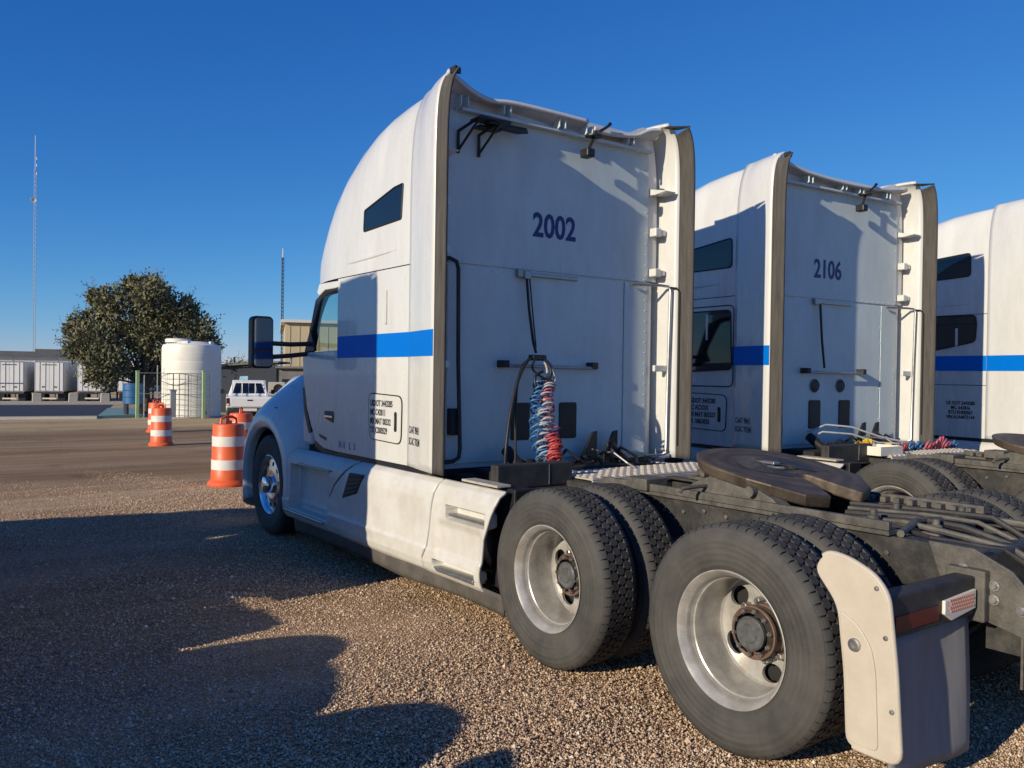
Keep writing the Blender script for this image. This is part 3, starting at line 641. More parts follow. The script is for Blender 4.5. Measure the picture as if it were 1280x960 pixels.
    # side extenders with their rubber trailing strips
    for s in (-1, 1):
        e = MB().grid(lambda u, v, s=s: ext_pt(.437-.527*u, v, s), 10, 56).build('side_extender', W, T, smooth=50, solid=.028)
        MB().grid(lambda u, v, s=s: ext_pt(-.094-.15*u, v, s, .003+.007*sin(u*pi), .945-.02*u), 5, 56).build('rubber_strip', STRIP, e, smooth=60, solid=.018)
        if s > 0: MB().prism([(s*1.17, -.235), (s*1.15, -.10), (s*1.03, -.07), (s*1.03, -.11)], 2, 3.80, 3.812).build('corner_cap', SEAL, e)
        else: MB().prism([(-1.165, -.243), (-1.165, -.17), (-1.10, -.21)], 2, 3.76, 3.80).build('corner_cap', SEAL, e)
        # blue stripe carried over the extender
        def sf(u, v, s=s):
            y = .432-.522*u; z = 1.815+.187*v; return Vector((s*(ext_x(y, z)+.0018), y, z))
        MB().grid(sf, 10, 2).build('blue_stripe', BLUE, e, smooth=60)
        # inner face frame and brackets
        for (z0, z1) in ((2.90, 2.975), (2.555, 2.625)):
            br = MB().box(s*1.035, s*1.105, .015, .10, z0, z1).build('extender_bracket', W, e, bevel=.01)
            MB().box(s*1.107, s*1.16, .02, .075, z0+.012, z1-.012).build('bracket_pad', W, br, bevel=.006)
        br = MB().prism([(.10, 3.315), (.03, 3.30), (-.09, 3.275), (-.09, 3.268), (.03, 3.255), (.10, 3.26)], 0, s*1.03, s*1.165).build('extender_bracket', W, e, bevel=.01)
        MB().box(s*1.03, s*1.18, .0, .03, 1.735, 1.79).build('extender_bracket', W, e, bevel=.006)
        m = MB(); m.tube([(s*1.03, .09, 1.0), (s*1.10, .0, 1.0), (s*1.17, -.05, 1.01)], .022, 8); m.build('lower_stay', GALV, e, smooth=40)
        if s > 0:   # grab rail on the right extender
            m = MB(); m.tube([(.80, .06, 2.475), (1.08, .0, 2.478), (1.14, -.04, 2.47), (1.148, -.055, 2.44), (1.15, -.04, 1.8), (1.15, -.03, 1.04), (1.13, -.0, 1.015), (1.0, .06, 1.01)], .012, 8); m.build('grab_rail', GALV, e, smooth=40)
            m = MB(); m.tube([(1.148, -.05, 2.46), (1.185, -.09, 2.455), (1.197, -.12, 2.42), (1.197, -.12, 1.1)], .009, 6); m.build('cable', HBLK, e, smooth=40)
        else:
            m = MB(); m.tube([(-1.10, .02, 2.525), (-1.03, .01, 2.52), (-.985, .0, 2.50), (-.968, .0, 2.45), (-.960, .0, 1.8), (-.935, .0, 1.15), (-.945, .0, 1.085), (-.985, .01, 1.06), (-1.08, .02, 1.052)], .016, 8); m.build('grab_rail', BLKM, e, smooth=40)
    # bars, vents and boxes on the lower panel
    m = MB().box(-.36, .21, .062, .088, 2.455, 2.485); hb = m.build('hose_track', GALV, T, bevel=.005)
    MB().box(-.40, -.33, .045, .09, 2.44, 2.50).build('track_bracket', GALV, hb, bevel=.004)
    lb = MB(); lb.tube([(-.53, .02, 1.76), (.38, .02, 1.752)], .014, 10); lb = lb.build('tie_bar', GALV, T, smooth=40)
    for x in (-.53, .36): MB().box(x-.03, x+.03, .0, .09, 1.745, 1.80).build('bar_mount', BLKM, lb, bevel=.006)
    for (x0, x1) in ((-.425, -.245), (.05, .23)):
        v = MB().prism(rrect(x0, x1, 1.185, 1.475, .02), 1, .078, .0885).build('vent', BLK, T, bevel=.004)
        for i in range(10): MB().box(x0+.014, x1-.014, .074, .079, 1.205+.027*i, 1.213+.027*i).build('slat', BLK, v)
    MB().box(-1.0, -.91, .02, .09, 1.245, 1.44).build('junction_box', BLKM, T, bevel=.012)
    return T

def lamp_bracket(T):
    # work-lamp bracket
    lbk = MB()
    for (x, yy) in ((-.94, .07), (-.76, .07)):
        lbk.tube([(x, yy, 3.30), (x, yy, 3.46), (x+.05, -.10, 3.52)], .013, 6); lbk.tube([(x, yy, 3.32), (x+.06, -.10, 3.51)], .010, 6)
    lbk.box(-.90, -.63, -.16, -.02, 3.515, 3.53); lbk.box(-.80, -.60, .0, .09, 3.505, 3.52)
    lo = lbk.build('lamp_bracket', BLK, T, bevel=.002)
    MB().prism([(-.62, -.05), (-.60, .05), (-.42, .06), (-.36, .0), (-.42, -.06)], 2, 3.525, 3.545).build('bracket_arm', BLK, lo)
    MB().lathe([(.05, 0), (.05, .03), (.0005, .032)], 18, 'z', (-.76, -.09, 3.495)).build('lamp', BLK, lo, smooth=40)

def lip(T, wavy):                                           # roof trailing lip; one truck has a bent one
    tab = [(-1.08, 3.86), (-.94, 3.795), (-.82, 3.745), (-.70, 3.725), (-.55, 3.742), (-.40, 3.748), (-.1, 3.748), (.235, 3.744)] if wavy else [(-1.10, 3.84), (-.9, 3.79), (-.6, 3.745), (-.2, 3.722), (.1, 3.715), (.4, 3.72), (.7, 3.738), (1.0, 3.775)]
    segs = [(-1.08, .235, tab)]
    if wavy: segs.append((.30, 1.06, [(.30, 3.70), (.42, 3.69), (.60, 3.70), (.78, 3.73), (.92, 3.795), (1.06, 3.82)]))
    else: segs = [(-1.10, 1.03, tab)]
    for x0, x1, tb in segs:
        def f(u, v, x0=x0, x1=x1, tb=tb):
            x = x0+(x1-x0)*u; z = crom(tb, x); zr = 3.70+.06*abs(x)
            return Vector((x, .12-.13*v, zr+(z-zr)*ease(v)**1.2))
        MB().grid(f, 40, 8).build('roof_lip', W, T, smooth=60, solid=.034)
    MB().box(-.93, 1.0, .03, .09, 3.605, 3.63).build('lip_support', WR, T, bevel=.006)
    for x in (-.93, -.55, -.02, .26, .72):
        c = MB(); 
        for d in (-.03, .03): c.prism([(.0, 3.635), (.0, 3.70), (.08, 3.71), (.08, 3.60)], 0, x+d-.006, x+d+.006)
        c.build('lip_clip', WR, T, bevel=.003)
    m = MB(); m.tube([(.30, -.02, 3.66), (.27, -.02, 3.58), (.22, -.03, 3.50), (.20, -.03, 3.45)], .013, 8)
    h = m.build('camera_arm', BLK, T, smooth=40)
    MB().box(.17, .25, -.08, .02, 3.43, 3.50).build('camera_head', BLK, h, bevel=.012)
    MB().lathe([(.0005, 0), (.07, .004), (.07, .016), (.0005, .02)], 16, 'z', (.28, -.02, 3.605)).build('arm_plate', BLK, h, smooth=40)
    m = MB(); m.tube([(.33, -.04, 3.66), (.42, -.03, 3.715), (.45, -.03, 3.745)], [.012, .012, .016], 8); m.build('antenna_stub', BLK, T, smooth=40)

def cab(T):
    # ---------------- cab with doors and glass
    for s in (-1, 1):
        dp = rpoly([(1.739, .985), (2.02, .995), (2.22, 1.05), (2.43, 1.34), (2.53, 1.66), (2.55, 1.87), (1.739, 1.885)], .03)
        door = MB().prism(dp, 0, s*1.075, s*1.118).build('door', W, T, bevel=.012, seg=3)
        MB().box(s*1.1175, s*1.1195, 1.742, 2.45, 1.815, 1.883).build('blue_stripe', BLUE, door) if False else None
        hp = rrect(1.80, 2.015, 1.245, 1.335, .03)
        hd = MB().prism(rpoly([(1.80, 1.235), (2.0, 1.275), (2.02, 1.34), (1.80, 1.345)], .03), 0, s*1.1172, s*1.1205).build('door_handle', BLK, door, bevel=.002)
        MB().box(s*1.1195, s*1.132, 1.82, 1.99, 1.283, 1.303).build('grip', CHR, hd, bevel=.004)
        MB().prism(rpoly([(1.96, 1.07), (2.12, 1.10), (2.13, 1.125), (1.96, 1.10)], .01), 0, s*1.1172, s*1.1195).build('badge', BLK, door)
        m = MB().prism([(1.742, .975), (2.02, .985), (2.25, 1.05), (2.27, 1.0), (2.02, .93), (1.742, .935)], 0, s*1.03, s*1.10); m.build('door_sill', BLK, T)
        MB().box(s*1.05, s*1.115, 1.737, 1.763, 1.887, 2.43).build('door_pillar', W, T, bevel=.006)
        m = MB(); m.tube([(s*1.07, 2.52, 1.885), (s*1.06, 2.40, 2.09), (s*1.045, 2.27, 2.31), (s*1.04, 2.19, 2.40), (s*1.045, 2.08, 2.425), (s*1.06, 1.765, 2.435)], .032, 8); m.build('window_frame', SEAL, T, smooth=50)
        MB().prism([(2.50, 1.885), (2.66, 1.86), (2.42, 2.37), (2.24, 2.44), (2.20, 2.42), (2.36, 2.22)], 0, s*1.0, s*1.05).build('windscreen_pillar', BLK, T, bevel=.01)
        gp = [(1.77, 1.89), (2.50, 1.89), (2.26, 2.33), (2.16, 2.41), (1.77, 2.42)]
        MB().prism(gp, 0, s*1.058, s*1.064).build('door_glass', GLASS, T)
        # quarter fairing of the door mirror corner
        MB().prism(rpoly([(2.30, 1.885), (2.56, 1.875), (2.42, 2.10)], .03), 0, s*1.072, s*1.098).build('mirror_sail', BLK, T, bevel=.006)
        hd = MB().prism([(1.735, 2.44), (2.12, 2.44), (2.25, 2.395), (2.30, 2.43), (2.25, ZS-.003), (1.735, ZS-.003)], 0, s*1.0, s*1.085).build('door_header', W, T, bevel=.01)
        # mirror
        mi = MB().prism(rrect(s*1.645 if s < 0 else s*1.443, s*1.443 if s < 0 else s*1.645, 1.715, 2.195, .045), 1, 2.42, 2.56).build('door_mirror', BLK, T, bevel=.03, seg=3)
        gx0, gx1 = sorted((s*1.462, s*1.628))
        MB().prism(rrect(gx0, gx1, 1.885, 2.172, .03), 1, 2.414, 2.419).build('main_mirror_glass', MIRR, mi)
        MB().prism(rrect(gx0, gx1, 1.735, 1.862, .03), 1, 2.414, 2.419).build('wide_angle_mirror_glass', MIRR, mi)
        m = MB(); m.tube([(s*1.07, 2.42, 1.955), (s*1.25, 2.50, 1.945), (s*1.47, 2.50, 1.95)], .022, 8); m.build('mirror_arm', BLK, mi, smooth=40)
        m = MB(); m.tube([(s*1.07, 2.42, 1.865), (s*1.25, 2.50, 1.84), (s*1.47, 2.50, 1.82)], .022, 8); m.build('mirror_arm', GALV if False else BLK, mi, smooth=40)
    def ws(u, v):
        x = -1+2*u; return Vector((x*(1.0-.06*v), 2.70-.36*v-.10*(x*x)+.06, 1.80+.66*v))
    MB().grid(ws, 16, 8).build('windscreen', GLASS, T, smooth=60)
    MB().box(-1.06, 1.06, 1.74, 2.5, .93, .99).build('cab_floor', DARK, T)
    MB().prism([(2.30, 1.45), (2.70, 1.45), (2.72, 1.80), (2.42, 1.78)], 0, -1.0, 1.0).build('dashboard', BLK, T, bevel=.02)
    for s in (-1, 1):
        st = MB().box(s*.62-.24, s*.62+.24, 1.78, 2.2, 1.25, 1.40).build('seat', BLK, T, bevel=.05)
        MB().box(s*.62-.23, s*.62+.23, 1.76, 1.90, 1.40, 2.02).build('backrest', BLK, st, bevel=.05)
    # ---------------- hood and fenders
    secs = [(2.52, .98, 1.86), (2.75, .95, 1.80), (3.0, .91, 1.74), (3.3, .87, 1.66), (3.6, .83, 1.575), (3.9, .77, 1.475), (4.15, .70, 1.36), (4.38, .60, 1.20), (4.52, .50, 1.02)]
    m = MB(); K = 29; vs = []
    for y, w, zt in secs:
        for i in range(K):
            t = pi*i/(K-1); cx = cos(t); sx = sin(t)
            vs.append((-math.copysign(abs(cx)**.62, cx)*w, y, .55+(zt-.55)*max(0, sx)**.55))
    fs = [(j*K+i, j*K+i+1, (j+1)*K+i+1, (j+1)*K+i) for j in range(len(secs)-1) for i in range(K-1)] + [tuple(range(K)), tuple((len(secs)-1)*K+i for i in range(K))]
    m.add(vs, fs); m.build('hood', W, T, smooth=50)
    for s in (-1, 1):
        # fender: rings swept round the wheel opening, flowing up into the hood
        def fd(u, v, s=s):
            a = R(-22)+(R(196)-R(-22))*u             # angle about the axle, 0 = forward
            ca, sa = cos(a), sin(a)
            rr = [.575, .590, .64, .72, .82, .96, 1.14]; xx = [1.10, 1.185, 1.215, 1.205, 1.15, 1.0, .80]
            # squash: lower behind the wheel, reaching up to the hood
            k = v*(len(rr)-1); i = min(int(k), len(rr)-2); f = k-i
            r = rr[i]+(rr[i+1]-rr[i])*f; x = xx[i]+(xx[i+1]-xx[i])*f
            ey = 1.0 if ca > 0 else 1.02
            lim = .62+ (r-.575)*(.55 if ca > 0 else .95)
            ry = .575+(r-.575)*(.30+.55*abs(sa)) if ca > 0 else .575+(r-.575)*(.60+.40*abs(sa)); rz = r
            return Vector((s*x, AXF+ry*ca*ey, .535+rz*sa*(.98 if sa > 0 else 1)))
        fe = MB().grid(fd, 44, 24).build('fender', W, T, smooth=60, solid=.02)
        MB().lathe([(.555, s*.95), (.562, s*1.12)], 30, 'x', (0, AXF, .535), a0=R(-15), a1=R(192)).build('wheel_arch_liner', BLK, fe, smooth=60)
        MB().prism(rpoly([(2.36, 1.13), (2.47, 1.32), (2.54, 1.54), (2.585, 1.54), (2.535, 1.30), (2.42, 1.11)], .015), 0, s*1.0, s*1.10).build('cowl_vent', BLK, T)
        MB().box(s*.95, s*1.09, 2.36, 2.60, 1.0, 1.42).build('cowl_panel', W, T, bevel=.03)
        MB().box(s*1.085, s*1.165, 3.15, 3.165, 1.318, 1.325).build('marker_mount', BLK, T)
        ml = MB().lathe([(.0005, 0), (.035, 0), (.04, .012), (.03, .024), (.0005, .028)], 14, 'z', (s*1.02, 3.25, 1.36)); ml.build('side_marker', AMB, T, smooth=40)
        MB().prism(rpoly([(4.0, .62), (4.45, .62), (4.45, .86), (4.15, .95)], .05), 0, s*.78, s*1.05).build('headlamp', TINT, T, bevel=.02)
        MB().prism(rpoly([(3.85, .28), (4.62, .28), (4.66, .60), (3.93, .60)], .04), 0, s*.5, s*.92).build('bumper_end', W, T, bevel=.04, seg=3)
    MB().box(-.52, .52, 4.45, 4.70, .28, .60).build('bumper', W, T, bevel=.04)
    MB().box(-.42, .42, 4.50, 4.56, .60, 1.02).build('grille', BLKM, T, bevel=.02)

def side_panels(T):
    # ---------------- chassis fairings: panels pressed with step pockets
    def xbase(z):   # half width against height
        return interp([(.27, 1.150), (.31, 1.186), (.36, 1.205), (.455, 1.216), (.475, 1.205), (.60, 1.197), (.80, 1.196), (.86, 1.188), (.92, 1.160), (.955, 1.115), (.965, 1.04)], z)
    def pocket(y, z, y0, y1, z0, z1, d, e=.012):
        return d*ease((y-y0)/e)*ease((y1-y)/e)*ease((z-z0)/e)*ease((z1-z)/e)
    for s in (-1, 1):
        def front_gap(z): return interp([(.27, 1.69), (.56, 1.735), (.72, 1.60), (.86, 1.40), (.95, 1.24), (1.0, 1.2)], z)
        def rear_gap(z): return interp([(.27, .07), (.38, .06), (.45, .0), (.70, -.035), (.90, -.08), (1.0, -.10)], z)
        def front_end(z): return interp([(.27, 2.80), (.40, 2.79), (.60, 2.80), (.80, 2.855), (.94, 2.93), (1.0, 2.94)], z)
        def back_end(z): return interp([(.27, -.665), (.45, -.68), (.62, -.70), (.75, -.76), (.86, -.815), (.96, -.84)], z)
        zs = [.275+.0086*k for k in range(80)]
        def panel(name, fa, fb, pk, nu, s=s, top=None):
            m = MB(); vs = []
            for z0 in zs:
                for i in range(nu+1):
                    z = z0
                    if top: z = .275+(z0-.275)*top(i/nu)
                    y = fa(z)+(fb(z)-fa(z))*i/nu
                    vs.append((s*(xbase(z)-pk(y, z)), y, z))
            n = nu+1; fs = [(j*n+i, j*n+i+1, (j+1)*n+i+1, (j+1)*n+i) for j in range(len(zs)-1) for i in range(nu)]
            m.add(vs, fs); return m.build(name, WF, T, smooth=35, solid=.02)
        p1 = panel('step_panel', front_end, lambda z: front_gap(z)+.018, lambda y, z: pocket(y, z, 1.72, 2.62, .385, .815, .10)+pocket(y, z, 1.78, 2.80, .30, .36, .0), 110)
        MB().prism([(1.70, .818), (2.46, .818), (2.42, .836), (1.66, .836)], 0, s*1.115, s*1.212).build('step_tread', GALV, p1, bevel=.006)
        MB().prism([(1.80, .345), (2.74, .345), (2.74, .375), (1.80, .375)], 0, s*1.08, s*1.225).build('step_tread', GALV, p1, bevel=.012)
        p2 = panel('tank_panel', lambda z: front_gap(z)-.016, lambda z: rear_gap(z)+.008, lambda y, z: .012*math.exp(-((y-.42)/.16)**2-((z-.70)/.09)**2)+.010*math.exp(-((y-.95)/.10)**2-((z-.40)/.05)**2)+.006*math.exp(-((y-.12)/.05)**2-((z-.55)/.2)**2)+.003*sin(y*7+z*5)*sin(z*9), 70)
        vp = rpoly([(1.30, .857), (1.02, .865), (1.15, .70), (1.44, .625)], .02)
        v = MB().prism(vp, 0, s*1.185, s*1.2005).build('vent', BLK, p2, bevel=.004)
        for i in range(5):
            t = .12+.19*i; y0 = 1.30+.14*t; y1 = 1.02+.13*t; z0 = .857-.232*t; z1 = .865-.165*t
            m = MB(); m.tube([(s*1.202, y0-.02, z0), (s*1.202, y1+.02, z1)], .006, 6); m.build('slat', BLK, v)
        p3 = panel('rear_step_panel', lambda z: rear_gap(z)-.008, back_end, lambda y, z: pocket(y, z, -.715, -.24, .70, .80, .09, .014)+.022*pocket(y, z, -.70, -.10, .40, .70, 1, .07)+pocket(y, z, -.615, -.08, .335, .40, .09, .014), 90)
        MB().prism([(-.705, .722), (-.27, .722), (-.25, .735), (-.705, .735)], 0, s*1.10, s*1.185).build('step_tread', GALV, p3, bevel=.004)
        MB().prism([(-.605, .318), (-.14, .318), (-.09, .345), (-.605, .352)], 0, s*1.10, s*1.205).build('step_tread', GALV, p3, bevel=.008)
        def sk(u, v, s=s):
            y = 2.6-3.49*u; return Vector((s*(1.165-.02*v+.008*sin(y*5)), y, .31-(.14+.012*sin(y*3.1))*v))
        MB().grid(sk, 60, 4).build('rubber_skirt', SKIRT, T, smooth=60, solid=.012)
        MB().box(s*.90, s*1.06, -.86, -.60, .30, .96).build('fairing_bracket', BLK, T, bevel=.01)
        MB().box(s*.95, s*1.13, -.60, 2.6, .30, .34).build('fairing_beam', DARK, T)

def side_window(T, pts, name='sleeper_window', s=-1, xf=None, frame=True, r=.05):
    # glass and its rubber seal following the body side
    for s in ((-1, 1) if s == 0 else (s,)):
        rp = rpoly(pts, r); f = xf or (lambda y, z: 1.125)
        c = Vector((sum(p[0] for p in rp)/len(rp), sum(p[1] for p in rp)/len(rp)))
        m = MB(); n = len(rp); vs = []
        for k, sc in enumerate((1, .75, .5, .25)):
            for p in rp:
                q = c+(Vector(p)-c)*sc; vs.append((s*(f(q.x, q.y)+.003), q.x, q.y))
        fs = [(k*n+i, k*n+(i+1) % n, (k+1)*n+(i+1) % n, (k+1)*n+i) for k in range(3) for i in range(n)] + [tuple(3*n+i for i in range(n))]
        m.add(vs, fs); w = m.build(name, TINT, T, smooth=60)
        m = MB(); loop = [(s*(f(p[0], p[1])+.003), p[0], p[1]) for p in rp]; m.tube(loop+[loop[0], loop[1]], .007, 6); m.build('seal', SEAL, w)
def outline(T, name, pts, r, x=1.1262, s=-1, th=.006, m=SEAL):
    rp = rpoly(pts, r); loop = [(s*x, p[0], p[1]) for p in rp]
    mb = MB(); mb.tube(loop+[loop[0], loop[1]], th, 6); return mb.build(name, m, T)
def luggage_door(T, lines, carts):
    pts = [(1.095, 1.525), (.525, 1.512), (.535, 1.146), (1.072, 1.157)]
    d = MB().prism(rpoly(pts, .07), 0, -1.132, -1.12).build('luggage_door', W, T, bevel=.003)
    outline(d, 'door_seal', pts, .07, 1.1275)
    h = MB().prism(rrect(.60, .645, 1.236, 1.391, .018), 0, -1.1345, -1.1305).build('latch', BLK, d, bevel=.002)
    MB().box(-1.142, -1.1335, .615, .632, 1.27, 1.36).build('handle', HUB, h, bevel=.003)
    for i, t in enumerate(lines):
        text('lettering', t, .068, INK, d, (-1.1325, 1.058, 1.425-.072*i), (0, -1, 0), (0, 0, 1), .80, .002)
    for i, t in enumerate(carts):
        o = text('lettering', t, .076, INK, T, (0, 0, 0), (1, 0, 0), (0, 1, 0), .62, .0012)
        for v in o.data.vertices:
            y = .405-v.co.x; z = 1.245-.085*i+v.co.y; v.co = Vector((-(ext_x(y, z)+.002), y, z))
def capx(y, z): return cap_x(y, z)
def hanger(T, slack=True):
    m = MB(); m.tube([(-.318, .05, 2.45), (-.305, .03, 2.2), (-.30, -.02, 1.95), (-.30, -.06, 1.86)], .011, 8); h = m.build('hose_hanger', HBLK, T, smooth=40)
    MB().box(-.345, -.29, .03, .06, 2.43, 2.49).build('hanger_hook', GALV, h, bevel=.003)
    m = MB(); m.tube([(-.31, .02, 2.43), (-.29, -.0, 2.15), (-.285, -.04, 1.9)], .006, 6); m.build('tether', HBLK, h, smooth=40)
    MB().box(-.37, -.24, -.12, -.05, 1.80, 1.845).build('clamp', BLK, h, bevel=.01)
    return h
def coil(p0, p1, r, turns, th, m, name, parent, seed=0, wob=.012, n=7):
    rnd = random.Random(seed); p0, p1 = Vector(p0), Vector(p1); d = (p1-p0).normalized(); a = d.cross(Vector((0, 1, .2))).normalized(); b = d.cross(a)
    pts = []; N = turns*12; ox = oy = 0
    for i in range(N+1):
        t = i/N; an = 2*pi*turns*t
        if i % 12 == 0: ox, oy = rnd.uniform(-wob, wob), rnd.uniform(-wob, wob)
        pts.append(p0+(p1-p0)*t+a*(r*cos(an)+ox)+b*(r*sin(an)+oy)+d*rnd.uniform(-.003, .003))
    mb = MB(); mb.tube(pts, th, n); return mb.build(name, m, parent, smooth=60)

base = make_truck(); cab(base); side_panels(base)
GRP = 'white semi trucks parked in a row'
trucks = [base] + [copy_tree(base) for _ in range(3)]
POSE = [((0, 0, 0), 0), ((3.626, -.118, 0), R(-3.31)), ((7.526, -.732, 0), R(-3.82)), ((-6.08, .62, 0), R(0))]
LAB = ['white sleeper semi truck numbered 2002 with two exposed tandem wheels', 'white sleeper semi truck numbered 2106 parked beside truck 2002',
       'white sleeper semi truck without visible number parked beyond truck 2106', 'white sleeper semi truck casting the broad shadow on the gravel beside truck 2002']
for t, (p, rz), lb in zip(trucks, POSE, LAB):
    t.location = p; t.rotation_euler = (0, 0, rz); tag(t, lb, 'truck', GRP)
T1, T2, T3, T0 = trucks
for t, wv in ((T1, True), (T2, False), (T3, False), (T0, False)): lip(t, wv)
lamp_bracket(T1)
# upper side windows
up = [(1.215, 3.025), (1.225, 2.855), (.575, 2.872), (.553, 3.138), (.70, 3.13)]
for t in (T1, T0): side_window(t, up, 'upper_window', 0, capx, r=.02)
side_window(T2, [(1.20, 3.02), (1.20, 2.80), (.485, 2.80), (.49, 3.095)], 'upper_window', 0, capx, r=.045)
side_window(T3, [(1.35, 3.215), (1.35, 2.955), (.650, 2.982), (.655, 3.27)], 'upper_window', 0, capx, r=.05)
# sleeper windows
outline(T2, 'window_trim', [(1.30, 2.43), (.435, 2.335), (.445, 1.625), (1.30, 1.585)] if False else [(1.30, 2.42), (.45, 2.42), (.45, 1.60), (1.30, 1.60)], .07)
side_window(T2, [(1.22, 2.375), (.49, 2.37), (.462, 1.775), (1.22, 1.745)], 'sleeper_window', -1, lambda y, z: 1.131, r=.05)
side_window(T3, [(1.32, 2.50), (.58, 2.497), (.56, 2.40), (.575, 2.19), (.62, 2.165), (1.32, 2.03)], 'sleeper_window', -1, lambda y, z: 1.129, r=.05)
luggage_door(T1, ['USDOT 3443285', 'MC C42811', 'MX MAT 00332', 'TX JC000529'], ['CAAT 9B43', 'SCAC TKEM'])
luggage_door(T2, ['USDOT 3443285', 'MC ACXXX', 'MX MAT 003357', 'TX 10063023'], ['CAAT 9B43', 'SCAC TKEM'])
for i, t in enumerate(['US DOT 3443285', 'MC. 643816', 'RTU 01000067', 'VIN A1A4672144']):
    text('lettering', t, .062, INK, T3, (-1.1285, .745, 1.395-.058*i), (0, -1, 0), (0, 0, 1), .80, .0012, 'CENTER')
MB().box(-1.128, -1.1255, .44, 1.72, 1.636, 1.643).build('panel_joint', SEAL, T3)
for t, num, x0, z0 in ((T1, '2002', -.02, 2.79), (T2, '2106', -.16, 2.735)):
    text('unit_number', num, .262, NAVY, t, (x0, .0865, z0-.012), (1, 0, 0), (0, 0, 1), .84, .006, 'CENTER')
# faded decal on the cab side of truck 2002
for i, (y, w_, m_) in enumerate(((1.68, .055, DECAL), (1.60, .05, DECAL), (1.47, .04, DECALG), (1.375, .05, DECAL))):
    text('decal', 'NHLS'[i], .085, m_, T1, (-1.1264, y, 1.035), (0, -1, 0), (0, 0, 1), .8, .001)
# hoses of truck 2002: hung from the tether, coiled down to the tool box
h1 = hanger(T1)
coil((-.325, -.14, 1.62), (-.53, -.43, 1.085), .046, 17, .0072, HBLUE, 'blue_air_hose', T1, 1, .028)
coil((-.295, -.16, 1.62), (-.50, -.45, 1.085), .048, 19, .0072, HGRY, 'grey_air_hose', T1, 2, .030)
coil((-.285, -.18, 1.56), (-.45, -.47, 1.085), .042, 15, .0068, HPINK, 'pink_air_hose', T1, 8, .030)
coil((-.40, -.40, 1.25), (-.44, -.50, 1.085), .048, 9, .008, HRED, 'red_air_hose', T1, 3)
coil((-.235, -.10, 1.66), (-.245, -.14, 1.57), .045, 4, .008, HRED, 'red_air_hose', T1, 4)
for pts, m_, r_, nm in (([(-.31, -.08, 1.83), (-.42, -.12, 1.80), (-.55, -.18, 1.66), (-.66, -.24, 1.42), (-.72, -.28, 1.2), (-.73, -.28, 1.05)], HBLK, .013, 'electric_cable'),
                        ([(-.32, -.08, 1.83), (-.46, -.12, 1.77), (-.56, -.18, 1.62), (-.60, -.22, 1.4), (-.61, -.24, 1.05)], HBLK, .010, 'electric_cable'),
                        ([(-.29, -.09, 1.83), (-.24, -.13, 1.78), (-.23, -.16, 1.70), (-.30, -.18, 1.62), (-.38, -.18, 1.60), (-.38, -.16, 1.68), (-.30, -.15, 1.72)], HBLK, .011, 'electric_cable'),
                        ([(-.27, -.08, 1.83), (-.20, -.11, 1.78), (-.17, -.13, 1.68), (-.19, -.14, 1.60)], HGRY, .011, 'grey_air_hose'),
                        ([(-.28, -.09, 1.83), (-.245, -.12, 1.76), (-.25, -.14, 1.66), (-.29, -.16, 1.58)], HGRY, .010, 'grey_air_hose'),
                        ([(-.30, -.09, 1.825), (-.36, -.12, 1.80), (-.385, -.13, 1.74), (-.34, -.15, 1.69), (-.27, -.16, 1.66)], HBLK, .009, 'electric_cable')):
    mb = MB(); P_ = [Vector(p) for p in pts]; Q = []
    for i in range(len(P_)-1):
        for k in range(5):
            t = k/5; a = P_[max(i-1, 0)]; b = P_[i]; c = P_[i+1]; d = P_[min(i+2, len(P_)-1)]
            Q.append(.5*((2*b)+(c-a)*t+(2*a-5*b+4*c-d)*t*t+(3*b-a-3*c+d)*t**3))
    Q.append(P_[-1]); mb.tube(Q, r_, 7); mb.build(nm, m_, T1, smooth=60)
# truck 2106: lines stretched to the deck and lying there in loose coils
m = MB(); m.tube([(-.318, .05, 2.45), (-.31, .03, 2.1), (-.30, .0, 1.80)], .012, 8); m.build('hose_hanger', HBLK, T2, smooth=40)
for x in (-.345, .06):
    m = MB(); m.lathe([(.055, 0), (.068, -.012), (.055, -.024), (.042, -.012), (.055, 0)], 20, 'y', (x, .086, 1.622)); m.build('lamp_ring', FRAMEL, T2, smooth=60)
    MB().lathe([(.044, -.004), (.03, -.012), (.0005, -.014)], 18, 'y', (x, .088, 1.622)).build('round_lamp', HUB, T2, smooth=40)
MB().box(-.985, -.90, .03, .09, 2.085, 2.145).build('latch_box', BLK, T2, bevel=.006)
for dz, dx in ((0, 0), (-.07, -.05)):
    m = MB(); m.tube([(-.55, -.0, 1.16+dz), (-.42+dx, -.12, 1.24+dz), (-.20, -.25, 1.22+dz), (.05, -.38, 1.13+dz*.9), (.26, -.50, 1.08+dz*.3)], .010, 8); m.build('grey_air_hose', HGRY, T2, smooth=60)
rr = random.Random(5)
def looseloops(T, name, m_, x0, x1, y, z, n, r, seed):
    rnd = random.Random(seed); pts = []
    for k in range(n*14+1):
        t = k/(n*14); a = 2*pi*n*t
        pts.append(Vector((x0+(x1-x0)*t+r*cos(a)*(.7+.3*sin(3*t*pi)), y+r*.5*cos(a+.9), z+r*.9*(1+sin(a))*(.75+.25*sin(t*9+seed)))))
    mb = MB(); mb.tube(pts, .0095, 6); mb.build(name, m_, T, smooth=60)
looseloops(T2, 'red_air_hose', HRED, .10, .26, -.56, .99, 5, .045, 1)
looseloops(T2, 'blue_air_hose', HBLUE, .38, .60, -.50, .985, 6, .055, 2)
looseloops(T2, 'pink_air_hose', HPINK, .60, 1.05, -.54, .985, 9, .075, 3)
looseloops(T2, 'blue_air_hose', HBLUE, 1.08, 1.25, -.50, .985, 3, .045, 4)
tag(T2, 'white sleeper semi truck numbered 2106 parked beside truck 2002')

